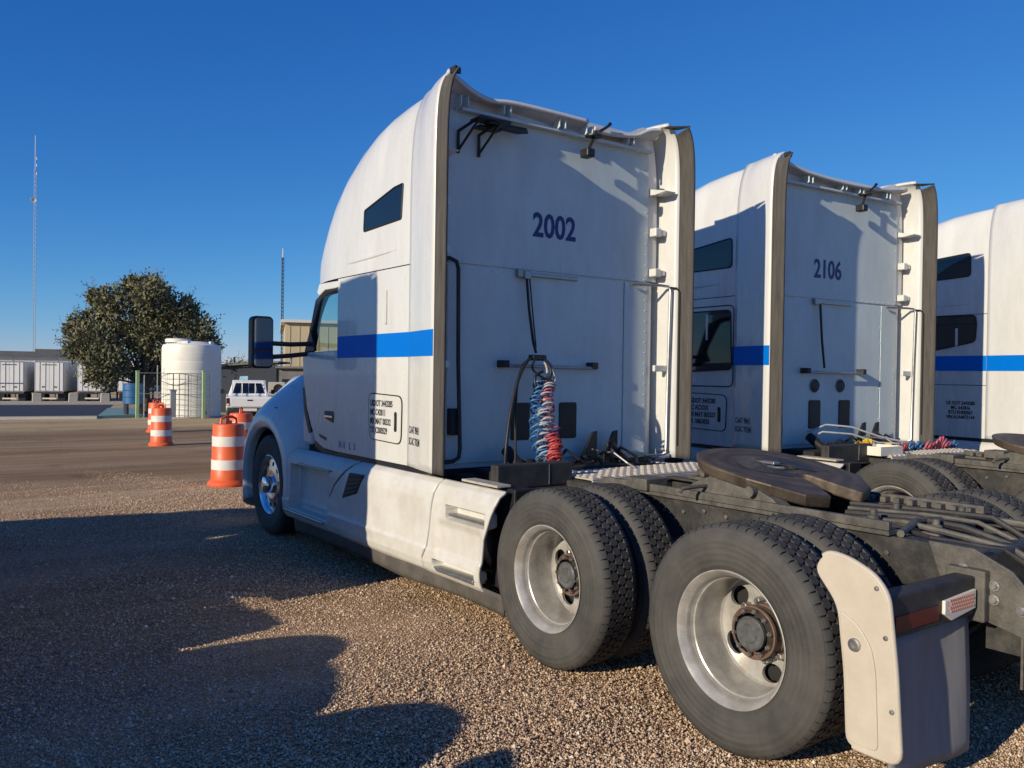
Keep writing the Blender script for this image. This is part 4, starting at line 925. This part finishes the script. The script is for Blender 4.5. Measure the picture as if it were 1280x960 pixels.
# ================================================================== THINGS ROUND THE YARD
# loose things on the deck of truck 2106
def rel(T, p): return T.matrix_basis @ Vector(p)
ROT2 = T2.rotation_euler.z
tray = MB()
for k in range(2): tray.box(-.50, -.40+.08*k, -.66, -.34, .985+.004*k, 1.0+.004*k)
tb = thing('plastic_tray', 'cream plastic tray on the deck behind truck 2106', 'tray', rel(T2, (-.30, -.62, .985)), ROT2)
MB().box(-.16, .16, -.13, .13, 0, .012).build('base', CREAM, tb, bevel=.004)
for x0, x1, y0, y1 in ((-.172, -.161, -.13, .13), (.161, .172, -.13, .13), (-.172, .172, -.142, -.131), (-.172, .172, .131, .142)):
    MB().box(x0, x1, y0, y1, 0, .085).build('wall', CREAM, tb, bevel=.003)
st = thing('strap_bundle', 'crumpled yellow tie-down straps heaped on the deck of truck 2106', 'straps', rel(T2, (-.20, -.46, .985)), ROT2)
rnd = random.Random(21)
for k in range(7):
    pts = []; x, y, a = rnd.uniform(-.15, .1), rnd.uniform(-.08, .08), rnd.uniform(0, 6)
    for i in range(9):
        a += rnd.uniform(-1.1, 1.1); x = max(-.2, min(.2, x+.05*cos(a))); y = max(-.1, min(.1, y+.05*sin(a))); pts.append(Vector((x, y, .014+.05*rnd.random()+.010*k*(1-abs(x)*3))))
    mb = MB()
    for i in range(8):
        d = (pts[i+1]-pts[i]); n_ = Vector((-d.y, d.x, .3)).normalized()*.024
        mb.add([pts[i]-n_, pts[i]+n_, pts[i+1]+n_, pts[i+1]-n_], [(0, 1, 2, 3)])
    mb.build('strap', YEL, st, solid=.003)

# traffic drums
ORG = mat('orange_drum_plastic', (.78, .115, .03), .45, var=.12, scale=5, dust=(.48, .20, .11), dustamt=.4)
WBN = mat('white_drum_band', (.74, .73, .71), .4, var=.08, scale=8, dust=(.45, .40, .35), dustamt=.4)
def make_drum():
    D = empty('traffic_drum')
    prof = [(.0005, .93), (.20, .93), (.268, .925), (.284, .90), (.288, .885), (.288, .76), (.294, .75), (.294, .585), (.299, .575), (.299, .41), (.305, .40), (.305, .235), (.312, .225), (.315, .09), (.0005, .09)]
    MB().lathe(prof, 36, 'z').build('body', ORG, D, smooth=35)
    for r0, z0, z1 in ((.2965, .592, .744), (.3075, .242, .394)):
        MB().lathe([(r0-.004, z0), (r0, z0+.003), (r0, z1-.003), (r0-.004, z1)], 36, 'z').build('white_band', WBN, D, smooth=35)
    MB().lathe([(.0005, 0), (.37, 0), (.375, .03), (.36, .055), (.33, .08), (.31, .095)], 36, 'z').build('base', ORG, D, smooth=35)
    m = MB(); m.tube([(-.17, 0, .925), (-.16, 0, 1.0), (-.08, 0, 1.03), (.08, 0, 1.03), (.16, 0, 1.0), (.17, 0, .925)], .022, 8); m.build('handle', ORG, D, smooth=40)
    MB().box(-.06, .06, -.03, .03, .93, .975).build('lamp_socket', ORG, D, bevel=.01)
    for c in D.children:
        for v in c.data.vertices: v.co.x *= .80; v.co.y *= .80
    return D
d0 = make_drum()
DR = [(d0, at(285, 606), 'orange and white traffic drum beside the front wheel of truck 2002', 0.3),
      (copy_tree(d0), atd(302, 17.5), 'traffic drum half hidden behind the drum by the front wheel of truck 2002', 1.1),
      (copy_tree(d0), at(201.5, 557), 'orange and white traffic drum in front of the green post fence', 2.0),
      (copy_tree(d0), atd(196, 26.5), 'traffic drum just behind the drum before the green post fence', .6)]
for o, p, lb, rz in DR:
    o.location = p; o.rotation_euler = (0, 0, rz); tag(o, lb, 'drum', 'orange traffic drums in the yard')

# water tank
TNK = mat('white_polythene_tank', (.78, .77, .70), .45, var=.05, scale=1.5, dust=(.55, .52, .44), dustamt=.3)
p = at(239, 521.5); D_ = (p-CAMP).dot(_f2); kpx = D_/FPX
tr_ = 35*kpx; th = 95*kpx
tk = thing('water_tank', 'tall white plastic water tank behind the fence', 'tank', p)
prof = [(.0005, .05), (tr_-.04, .05)]
for i in range(7):
    z = .08+(th*.84)*i/7; prof += [(tr_, z), (tr_, z+.36), (tr_-.008, z+.375), (tr_-.008, z+.39)]
prof += [(tr_, th*.90), (tr_-.05, th*.945), (tr_-.25, th*.965), (tr_*.75, th*.985), (tr_*.2, th), (.0005, th)]
MB().lathe(prof, 56, 'z').build('shell', TNK, tk, smooth=28)
ld = MB().lathe([(.55, 0), (.55, .13), (.50, .17), (.0005, .19)], 28, 'z', (-.62, -.1, th*.975)).build('lid', TNK, tk, smooth=35)
for a in range(5):
    an = 2*pi*a/5+.4; MB().box(-.06, .06, -.14, .14, th*.95, th*.955+.14, Matrix.Translation((tr_*.78*cos(an), tr_*.78*sin(an), 0)) @ Matrix.Rotation(an, 4, 'Z')).build('lifting_lug', TNK, tk, bevel=.03)
MB().lathe([(.0005, 0), (.09, 0), (.09, .18), (.0005, .18)], 14, 'y', (.2, -tr_-.15, .25)).build('outlet', BLK, tk, smooth=40)
MB().lathe([(tr_+.12, -.1), (tr_+.15, .0), (tr_+.15, .05), (.0005, .055)], 40, 'z').build('plinth', CONC, tk, smooth=35)

# fence with green posts
GRN = mat('pale_green_post', (.30, .44, .24), .6, var=.15, scale=4)
WIRE = mat('fence_wire', (.10, .12, .12), .5, metal=.4)
pA, pB = atd(172, 37.5), atd(255, 37.0)
fn = thing('wire_fence', 'wire mesh fence panel between two green posts before the water tank', 'fence', pA)
def fp(u, z): q = pA+(pB-pA)*u-pA; return Vector((q.x, q.y, q.z*0+z))
for u, h_ in ((0, 2.05), (1, 2.1)):
    m = MB(); q = fp(u, 0); m.prism([(q.x-.07, q.y-.07), (q.x+.07, q.y-.07), (q.x+.07, q.y+.07), (q.x-.07, q.y+.07)], 2, -.1, h_); m.build('post', GRN, fn, bevel=.012)
    MB().box(q.x-.085, q.x+.085, q.y-.085, q.y+.085, h_+.002, h_+.05).build('post_cap', GRN, fn, bevel=.02)
for z in (1.08, 2.0):
    m = MB(); m.tube([fp(0, z), fp(1.09, z)], .016, 6); m.build('rail', WIRE, fn)
for z in (.15, .40, .62, .85, 1.30, 1.52, 1.75):
    m = MB(); m.tube([fp(.36, z), fp(1.09, z)], .007, 5); m.build('wire', WIRE, fn)
for k in range(9):
    u = .36+.09*k; m = MB(); m.tube([fp(u, 0), fp(u, 2.0)], .009 if k % 2 else .014, 5); m.build('wire', WIRE, fn)
for u in (.30, .10):
    m = MB(); m.tube([fp(u, 0), fp(u, 2.35 if u == .30 else 1.9)], .022, 6); m.build('slim_post', GALV, fn)
m = MB(); m.tube([fp(.36, 1.65), fp(.52, 1.48), fp(.60, 1.46), fp(.74, 1.64), fp(1.0, 1.75)], .014, 6); m.build('slack_cable', WIRE, fn)
pm = atd(216, 37.2); gp = thing('water_meter_post', 'grey steel pillar standing against the wire fence', 'post', pm)
MB().box(-.10, .10, -.08, .08, 0, 1.22).build('pillar', mat('grey_steel_paint', (.28, .31, .34), .5, var=.1), gp, bevel=.015)
MB().box(-.13, .13, -.11, .11, 1.222, 1.25).build('cap', GALV, gp, bevel=.01)
pb = atd(167, 38.5); br_ = thing('blue_barrel', 'blue plastic barrel behind the left green post', 'barrel', pb)
MB().lathe([(.0005, .6), (.42, .6), (.45, .63), (.45, .9), (.47, .92), (.45, .94), (.45, 1.2), (.47, 1.22), (.45, 1.24), (.45, 1.5), (.42, 1.54), (.0005, 1.54)], 28, 'z').build('shell', mat('blue_barrel_plastic', (.02, .11, .28), .5, var=.2), br_, smooth=35)
for x in (-.3, .3): MB().box(x-.05, x+.05, -.3, .3, 0, .598).build('stand', BLKM, br_)

# pickup
PKW = mat('pickup_white_paint', (.74, .74, .73), .25, coat=.5, var=.02, scale=2)
pk = atd(313, 32.0)
PK = thing('pickup_truck', 'white pickup truck parked behind the traffic drums', 'pickup', pk, R(-17))
# body: x right, y forward, rear at y=0
MB().prism(rpoly([(.02, .62), (.0, .98), (.03, 1.04), (2.05, 1.04), (2.07, .50), (1.25, .48), (.28, .50)], .05), 0, -.86, .86).build('cargo_bed', PKW, PK, bevel=.04, seg=3)
MB().prism(rpoly([(2.09, .42), (2.09, 1.05), (3.75, 1.05), (4.95, .98), (5.15, .80), (5.18, .42)], .08), 0, -.86, .86).build('cab_body', PKW, PK, bevel=.05, seg=3)
cbm = MB(); cbm.add([(-.78, 2.10, 1.04), (.78, 2.10, 1.04), (.60, 2.30, 1.62), (-.60, 2.30, 1.62), (-.78, 3.95, 1.04), (.78, 3.95, 1.04), (.59, 3.25, 1.64), (-.59, 3.25, 1.64)], [(0, 1, 2, 3), (4, 7, 6, 5), (3, 2, 6, 7), (0, 3, 7, 4), (1, 5, 6, 2)]); cb = cbm.build('cab_roof', PKW, PK, bevel=.05, seg=3)
for k in range(4):
    x0 = -.62+.315*k; q = lambda x, v: Vector((x*(1-.22*v), 2.11+.19*v-.012, 1.10+.48*v))
    m = MB(); m.add([q(x0, .04), q(x0+.285, .04), q(x0+.285, .88), q(x0, .88)], [(0, 1, 2, 3)]); m.build('rear_window', TINT, PK, solid=.006)
for s in (-1, 1):
    m = MB(); m.add([Vector((s*.772, 2.32, 1.10)), Vector((s*.772, 3.7, 1.10)), Vector((s*.625, 3.22, 1.56)), Vector((s*.625, 2.42, 1.56))], [(0, 1, 2, 3)]); m.build('side_window', TINT, PK, solid=.006)
    tl = MB().prism(rrect(s*.80-.055, s*.80+.055, .70, .99, .02), 1, -.012, .03).build('tail_light', mat('pickup_tail_lens', (.10, .012, .012), .25), PK, bevel=.006)
    MB().prism(rrect(s*.80-.045, s*.80+.045, .705, .78, .01), 1, -.016, -.010).build('reverse_lens', WHT, tl)
    m = MB(); m.tube([(s*.86, 3.55, 1.12), (s*1.0, 3.52, 1.14)], .02, 6); mm = m.build('door_mirror', BLK, PK); MB().box(s*.93, s*1.09, 3.48, 3.55, 1.06, 1.24).build('housing', BLK, mm, bevel=.02)
    for y in (1.0, 4.25):
        w = empty('wheel'); w.parent = PK; w.location = (s*.76, y, .34)
        MB().lathe([(.2, -.1), (.30, -.1), (.34, -.07), (.345, 0), (.34, .07), (.30, .1), (.2, .1)], 28, 'x').build('tyre', TYRE, w, smooth=40)
        MB().lathe([(.21, s*.08), (.18, s*.04), (.06, s*.06), (.0005, s*.07)], 20, 'x').build('rim', GALV, w, smooth=40)
MB().box(-.70, .70, -.006, .012, .66, .985).build('tailgate', PKW, PK, bevel=.012)
MB().box(-.10, .10, -.014, -.0055, .88, .93).build('tailgate_handle', BLK, PK)
MB().box(-.25, .25, -.05, -.042, .50, .60).build('number_plate', WHT, PK)
MB().box(-.82, .82, -.04, .10, .44, .62).build('rear_bumper', BLKM, PK, bevel=.03)
MB().box(-.8, .8, .15, 5.0, .30, .44).build('underbody', DARK, PK)
m = MB(); m.tube([(-.66, 2.02, 1.04), (-.62, 2.02, 1.62), (.62, 2.02, 1.62), (.66, 2.02, 1.04)], .025, 8); rbm = m.build('roll_bar', PKW, PK, smooth=40)
for x in (-.25, .25):
    m = MB(); m.tube([(x, 2.02, 1.04), (x, 2.02, 1.62)], .02, 6); m.build('upright', PKW, rbm)

# shed, sign, cooler
SHED = mat('dark_blue_shed_cladding', (.035, .042, .06), .7, var=.2, scale=2)
GREYW = mat('grey_block_wall', (.17, .165, .155), .85, var=.25, scale=3, bump=.1, bscale=20)
q0 = atd(274, 47)
sh = thing('shed', 'dark low shed with sloping roof behind the pickup', 'shed', q0, R(-28))
MB().box(0, 3.1, 0, 5, -.3, 2.55).build('wall', SHED, sh, bevel=.01)
MB().prism([(-.15, 2.56), (3.25, 2.80), (3.25, 2.90), (-.15, 2.66)], 1, -.3, 5.2).build('roof', GREYW, sh)
MB().box(3.12, 7.4, .1, 5, -.3, 2.5).build('wall', GREYW, sh)
for k in range(3): MB().box(3.4+1.2*k, 4.3+1.2*k, .06, .098, 1.0, 1.9).build('window', TINT, sh)
MB().box(3.05, 7.5, -.2, 5.2, 2.505, 2.62).build('roof_slab', GREYW, sh)
for k in range(6): MB().lathe([(.05, 0), (.05, .35+.1*(k % 3)), (.08, .38+.1*(k % 3)), (.0005, .42+.1*(k % 3))], 10, 'z', (.6+1.05*k, 1.2, 2.7)).build('vent_pipe', GALV, sh)
SGN = mat('pale_blue_banner', (.35, .58, .72), .5, var=.25, scale=3)
sg = thing('banner_sign', 'pale blue banner on a frame in front of the dark shed', 'sign', atd(310, 44), R(-28))
MB().box(-.42, .45, -.02, .0, 1.05, 1.68).build('panel', SGN, sg)
MB().prism([(-.45, 1.7), (-.40, 1.95), (.0, 1.97), (.0, 1.70)], 1, -.02, .0).build('panel', SGN, sg)
MB().prism([(.0, 1.15), (.25, 1.06), (.43, 1.08), (.43, 1.45)], 1, -.026, -.0215).build('printed_wave', WHT, sg)
for x in (-.42, .40): MB().box(x-.03, x+.03, .004, .06, -.2, 1.7).build('leg', BLKM, sg)
ac = thing('air_cooler', 'beige air cooler box with round fan on the shed wall', 'cooler', atd(346, 43.5)+Vector((0, 0, .95)), R(-28))
MB().box(-.42, .42, 0, .5, 0, .70).build('case', mat('beige_metal', (.40, .37, .31), .5, var=.1), ac, bevel=.03)
MB().lathe([(.0005, -.01), (.22, -.01), (.24, -.02), (.24, .0)], 24, 'y', (.08, 0, .36)).build('fan_grille', BLK, ac, smooth=40)
for x in (-.36, .36): MB().box(x-.03, x+.03, .04, .46, -1.3, -.002).build('leg', BLKM, ac)

# tan warehouse and white depot building
TANW = mat('tan_metal_cladding', (.50, .42, .27), .6, var=.06, scale=1)
wl = atd(356, 62)
wh = thing('warehouse', 'tan metal clad warehouse with pale eaves beyond truck 2002', 'building', wl, R(-20))
MB().box(0, 26, 0, 18, -.5, 6.2).build('wall', TANW, wh)
for k in range(38): MB().box(.3+.68*k, .36+.68*k, -.03, -.002, -.4, 6.15).build('cladding_rib', TANW, wh)
MB().prism([(-.3, 6.21), (26.3, 6.21), (26.3, 6.5), (-.3, 6.42)], 1, -.35, 18.3).build('roof', mat('pale_eaves', (.62, .60, .56), .5, var=.05), wh)
for k in range(5): MB().box(2+4.6*k, 4.6+4.6*k, -.05, -.031, .0, 3.4).build('roller_door', GREYW, wh)
WHB = mat('white_depot_wall', (.66, .65, .61), .7, var=.06, scale=.8)
pd = atd(-30, 118)
dp = thing('depot_building', 'long low white depot with dark roof edge behind the trailers', 'building', pd, R(-9))
MB().box(-14, 15.5, 0, 14, -.5, 5.0).build('wall', WHB, dp)
MB().box(-14.4, 15.9, -.5, 14.4, 5.005, 5.75).build('roof', mat('dark_roof_edge', (.14, .15, .16), .6, var=.15, scale=1), dp)
for k in range(10): MB().box(-12.5+2.8*k, -12.4+2.8*k, -.06, -.002, -.4, 4.98).build('pilaster', WHB, dp)
MB().box(7, 11, 3, 7, 5.755, 6.2).build('roof_unit', GREYW, dp)

# box trailers
TRW = mat('trailer_white', (.70, .70, .69), .5, var=.07, scale=.8, dust=(.42, .40, .36), dustamt=.35)
TRS = mat('trailer_side_sheet', (.60, .60, .58), .45, var=.12, scale=1.2, dust=(.30, .28, .25), dustamt=.5)
def make_trailer(swing):
    T = empty('box_trailer')
    MB().box(-1.28, 1.28, .02, 12, 1.12, 4.02).build('box_body', TRS, T, bevel=.03)
    MB().prism([(-1.30, 1.05), (1.30, 1.05), (1.30, 4.05), (-1.30, 4.05)], 1, -.04, .015).build('rear_frame', GALV, T, bevel=.02)
    for s in (-1, 1):
        d = MB().box(s*1.20 if s < 0 else .012, -.012 if s < 0 else s*1.20, -.075, -.042, 1.18, 3.93).build('door', TRW, T, bevel=.012)
        for x in (.35, .85):
            m = MB(); m.tube([(s*x, -.10, 1.15), (s*x, -.10, 3.95)], .022, 6); m.build('lock_rod', GALV, d)
        MB().box(s*.5-.16, s*.5+.16, -.10, -.078, 1.50, 1.62).build('latch', BLKM, d)
    MB().box(-.62, .62, -.10, -.0765, 3.68, 3.76).build('upper_bar', BLKM, T)
    MB().box(-1.26, 1.26, -.06, .10, .90, 1.045).build('sill', BLKM, T)
    for x in (-1.1, 1.1): MB().prism(rrect(x-.08, x+.08, .93, 1.01, .02), 1, -.075, -.061).build('tail_lamp', RED, T)
    MB().box(-.62, .62, -.02, .06, .36, .50).build('underride_bar', WHT, T, bevel=.01)
    for x in (-.5, .5): MB().box(x-.05, x+.05, -.01, .05, .502, .90).build('bar_post', BLKM, T)
    MB().box(-.5, .5, .3, 11.5, .85, 1.1).build('chassis', BLKM, T)
    for y in (1.2, 2.5):
        for s in (-1, 1):
            for x in (1.10, .78):
                MB().lathe([(.28, -.13), (.45, -.13), (.50, -.08), (.50, .08), (.45, .13), (.28, .13), (.1, .0)], 22, 'x', (s*x, y, .5)).build('tyre', TYRE, T, smooth=40)
            m = MB().box(s*.62, s*1.24, .55, .57, .15, .88); m.build('mud_flap', BLK, T) if y == 1.2 else None
    for s in (-1, 1): MB().box(s*.75-.08, s*.75+.08, 9.3, 9.45, .05, 1.1).build('landing_leg', BLKM, T)
    return T
tr0 = make_trailer(0)
TRL = ['white box trailer with a dark blue line across its doors', 'white box trailer with its left door in shade', 'plain white box trailer parked left of the tree trunk', 'white box trailer mostly hidden by the tree and blue barrel']
TRL = ['white box trailer with a dark line across its doors', 'plain white box trailer between the lined trailer and the one by the tree', 'plain white box trailer parked beside the tree', 'white box trailer mostly hidden by the tree and blue barrel']
for k, (px, lb) in enumerate(zip((12, 62, 115, 165), TRL)):
    o = tr0 if k == 0 else copy_tree(tr0)
    o.location = atd(px, 82+.6*k); o.rotation_euler = (0, 0, R(-20)); tag(o, lb, 'trailer', 'white box trailers parked in a row')
MB().box(-1.19, 1.19, -.0825, -.0765, 1.86, 1.96).build('painted_line', NAVY, tr0)
for k, px in enumerate((46.5, 92, 132)):
    o = thing('concrete_block', ['pale concrete block right of the lined box trailer', 'pale concrete block between the two plain box trailers', 'pale concrete block beside the trailer hidden by the tree'][k], 'block', atd(px, 80), R(-4), 'concrete blocks between the trailers')
    MB().prism(rpoly([(-.40, 0), (.40, 0), (.36, .95), (-.36, .95)], .04), 1, 0, .6).build('block', CONC, o, bevel=.03)
    MB().box(-.05, .05, .2, .4, .951, 1.0).build('lifting_eye', GALV, o)

# masts
MSTL = mat('galvanised_mast', (.42, .44, .47), .5, metal=.4)
p = atd(42, 150); H = 44.5
ms = thing('radio_mast', 'tall slender lattice radio mast with a small dish', 'mast', p)
legs = [(.22*cos(2*pi*k/3), .22*sin(2*pi*k/3)) for k in range(3)]
for x, y in legs:
    m = MB(); m.tube([(x, y, -1), (x, y, H-6)], .035, 5); m.build('leg', MSTL, ms)
m = MB()
for k in range(46):
    z = k*.82
    for i in range(3):
        a, b = legs[i], legs[(i+1) % 3]; m.tube([(a[0], a[1], z), (b[0], b[1], z+.82)], .014, 4, False)
tag(m.build('bracing', MSTL, ms), kind='stuff')
m = MB(); m.tube([(0, 0, H-6.2), (0, 0, H)], .05, 6); m.build('whip_antenna', WHT, ms)
MB().lathe([(.0005, 0), (.30, -.05), (.48, -.2), (.46, -.22), (.0005, -.1)], 16, 'y', (-.25, -.3, 33.0)).build('dish', WHT, ms, smooth=40)
for z in (37.5, 39, 40.2): MB().lathe([(.10, 0), (.10, .5), (.0005, .52)], 8, 'z', (.25, 0, z)).build('panel_antenna', WHT, ms)
p = atd(352, 66)
ps = thing('antenna_pole', 'dark slim antenna pole beside the tan warehouse', 'mast', p)
m = MB()
for k in range(3):
    x, y = .09*cos(2*pi*k/3), .09*sin(2*pi*k/3); m = MB(); m.tube([(x, y, -1), (x, y, 11.6)], .022, 5); m.build('leg', BLKM, ps)
m = MB()
for k in range(40):
    z = .29*k
    for i in range(3):
        a, b = 2*pi*i/3, 2*pi*(i+1)/3; m.tube([(.09*cos(a), .09*sin(a), z), (.09*cos(b), .09*sin(b), z+.29)], .012, 4, False)
tag(m.build('bracing', BLKM, ps), kind='stuff')
m = MB(); m.tube([(0, 0, 11.5), (0, 0, 12.3)], [.04, .03], 6); m.build('tip_lamp', WHT, ps)

# trees
BARK = mat('grey_brown_bark', (.10, .078, .06), .9, var=.3, scale=9, bump=.3, bscale=20)
def leafmat(name, c1, c2, c3):
    m = bpy.data.materials.new(name); m.use_nodes = True; n = m.node_tree.nodes; l = m.node_tree.links
    b = n['Principled BSDF']; b.inputs['Roughness'].default_value = .6; b.inputs['Specular IOR Level'].default_value = .25
    g = n.new('ShaderNodeNewGeometry'); r = n.new('ShaderNodeValToRGB'); e = r.color_ramp
    e.elements[0].color = (*c1, 1); e.elements[1].color = (*c3, 1); q = e.elements.new(.55); q.color = (*c2, 1)
    l.new(g.outputs['Random Per Island'], r.inputs[0]); l.new(r.outputs[0], b.inputs['Base Color'])
    b.inputs['Subsurface Weight'].default_value = 0
    return m
LEAF = leafmat('dull_olive_leaf', (.085, .098, .052), (.165, .165, .092), (.23, .20, .125))
def tree(name, label, cat, p, h, rx, ry, seed, n_leaf, trunk_h, lobes, ls=.13, group=None, clumps=None):
    T = thing(name, label, cat, p, 0, group); rnd = random.Random(seed)
    tk = MB(); tips = []
    tk.tube([(0, 0, -.3), (.05, 0, trunk_h*.5), (.0, .05, trunk_h)], [.24*h/7, .19*h/7, .17*h/7], 10)
    cl = []
    for k in range(lobes):
        a = rnd.uniform(0, 6.283); el = rnd.uniform(-.05, 1.0); rr = rnd.uniform(.55, .92)
        c = Vector((rx*rr*cos(a)*cos(el*.9), ry*rr*sin(a)*cos(el*.9), trunk_h*.8+(h-trunk_h)*(.14+.74*(sin(el*1.35))*rr/.9)))
        cr = rnd.uniform(.20, .36)*rx
        if clumps: c = Vector(clumps[k][:3]); cr = clumps[k][3]
        cl.append((c, cr))
        s0 = Vector((0, .03, trunk_h*rnd.uniform(.65, 1))); mid = s0.lerp(c, .5)+Vector((rnd.uniform(-.3, .3), rnd.uniform(-.3, .3), rnd.uniform(0, .5)))
        tk.tube([s0, mid, c], [.085*h/7, .05*h/7, .02], 6)
    tk.build('trunk', BARK, T, smooth=50)
    if not clumps: cl += [(Vector((0, 0, trunk_h+(h-trunk_h)*.45)), .50*rx), (Vector((rx*.2, 0, trunk_h+(h-trunk_h)*.2)), .48*rx), (Vector((-rx*.3, 0, trunk_h+(h-trunk_h)*.22)), .42*rx)]
    V = []; F = []
    tot = sum(r*r for _, r in cl)
    for c, r in cl:
        for k in range(int(n_leaf*r*r/tot)):
            d = Vector((rnd.gauss(0, 1), rnd.gauss(0, 1), rnd.gauss(0, .8))).normalized(); q = c+d*r*(rnd.random()**.45)*1.05
            if q.z < trunk_h*.55: continue
            out = (d*.6+Vector((rnd.gauss(0, .6), rnd.gauss(0, .6), rnd.gauss(.25, .6)))).normalized()
            L = ls*rnd.uniform(.6, 1.5); sd = out.cross(Vector((rnd.gauss(0, 1), rnd.gauss(0, 1), rnd.gauss(0, 1)))).normalized()*L*.26
            b = len(V); V += [tuple(q-sd*.5), tuple(q+out*L*.5-sd), tuple(q+out*L), tuple(q+out*L*.5+sd)]; F.append((b, b+1, b+2, b+3))
            if rnd.random() < .10:        # twig sticking out of the crown
                e = q+out*L*2.6; b = len(V); w2 = sd.normalized()*.008; V += [tuple(q-w2), tuple(e-w2*.4), tuple(e+w2*.4), tuple(q+w2)]; F.append((b, b+1, b+2, b+3))
                for j in range(4):
                    qq = q.lerp(e, .35+.2*j); s2 = sd*(1 if j % 2 else -1)*1.2; b = len(V); V += [tuple(qq), tuple(qq+s2*.6+out*L*.15), tuple(qq+s2*1.6+out*L*.45), tuple(qq+s2*.5+out*L*.4)]; F.append((b, b+1, b+2, b+3))
    me = bpy.data.meshes.new('crown'); me.from_pydata(V, [], F); o = bpy.data.objects.new('crown', me); COL.objects.link(o); me.materials.append(LEAF); o.parent = T
    return T
pt = atd(182, 46)
CL = []; rc = random.Random(77)
for (px, py, r_) in ((120, 398, 27), (103, 418, 20), (148, 378, 24), (175, 372, 28), (200, 373, 27), (225, 390, 28), (243, 410, 26), (256, 432, 20), (130, 428, 30), (165, 418, 36), (200, 418, 36), (230, 440, 28), (150, 455, 30), (185, 460, 32), (108, 440, 18), (212, 468, 24), (121, 372, 11), (160, 356, 10), (194, 354, 9), (172, 353, 8), (140, 470, 22), (185, 395, 34), (98, 400, 9), (92, 412, 7)):
    q = CAMP + ray(px, py)*46 - pt; k_ = 46/FPX; dep = rc.uniform(-1.4, 1.4) if r_ > 15 else rc.uniform(-.5, .5)
    CL.append((q.x+_fw.x*dep, q.y+_fw.y*dep, q.z, r_*k_*(.80 if r_ > 15 else 1.1)))
tree('mesquite_tree', 'broad bushy olive green tree behind the white water tank', 'tree', pt, 7.2, 3.75, 3.4, 4, 25000, 1.7, len(CL), .21, None, CL)
tree('far_tree', 'small dark tree showing behind the right of the water tank', 'tree', atd(284, 80), 3.7, 1.9, 1.8, 9, 2500, 1.2, 8, .25)
tree('far_tree', 'far dark tree standing behind the lined box trailer', 'tree', atd(10, 122), 5.6, 2.3, 2, 12, 2500, 1.5, 8, .3)
LBT = ['low tree on the skyline behind the white water tank', 'tree on the skyline above the dark end of the shed', 'tree on the skyline above the banner sign', 'tree on the skyline behind the mirror of truck 2002']
for k, (px, D, h_) in enumerate(((262, 130, 4.6), (300, 140, 5.2), (322, 150, 5.8), (340, 150, 5.0))):
    tree('far_tree', LBT[k], 'tree', atd(px, D), h_, 3.6, 3, 30+k, 1500, 1.6, 8, .45, 'distant trees on the skyline')

# ------------------------------------------------------------------ keep every tree at thing > part > sub-part
def flatten(o, depth=1):
    for c in list(o.children):
        if depth >= 3:
            up = c.parent; c.matrix_basis = up.matrix_basis @ c.matrix_basis; c.parent = up.parent
            for g in list(c.children): g.matrix_basis = c.matrix_basis @ g.matrix_basis; g.parent = c.parent
        else: flatten(c, depth+1)
for o in list(bpy.data.objects):
    if o.parent is None: flatten(o)
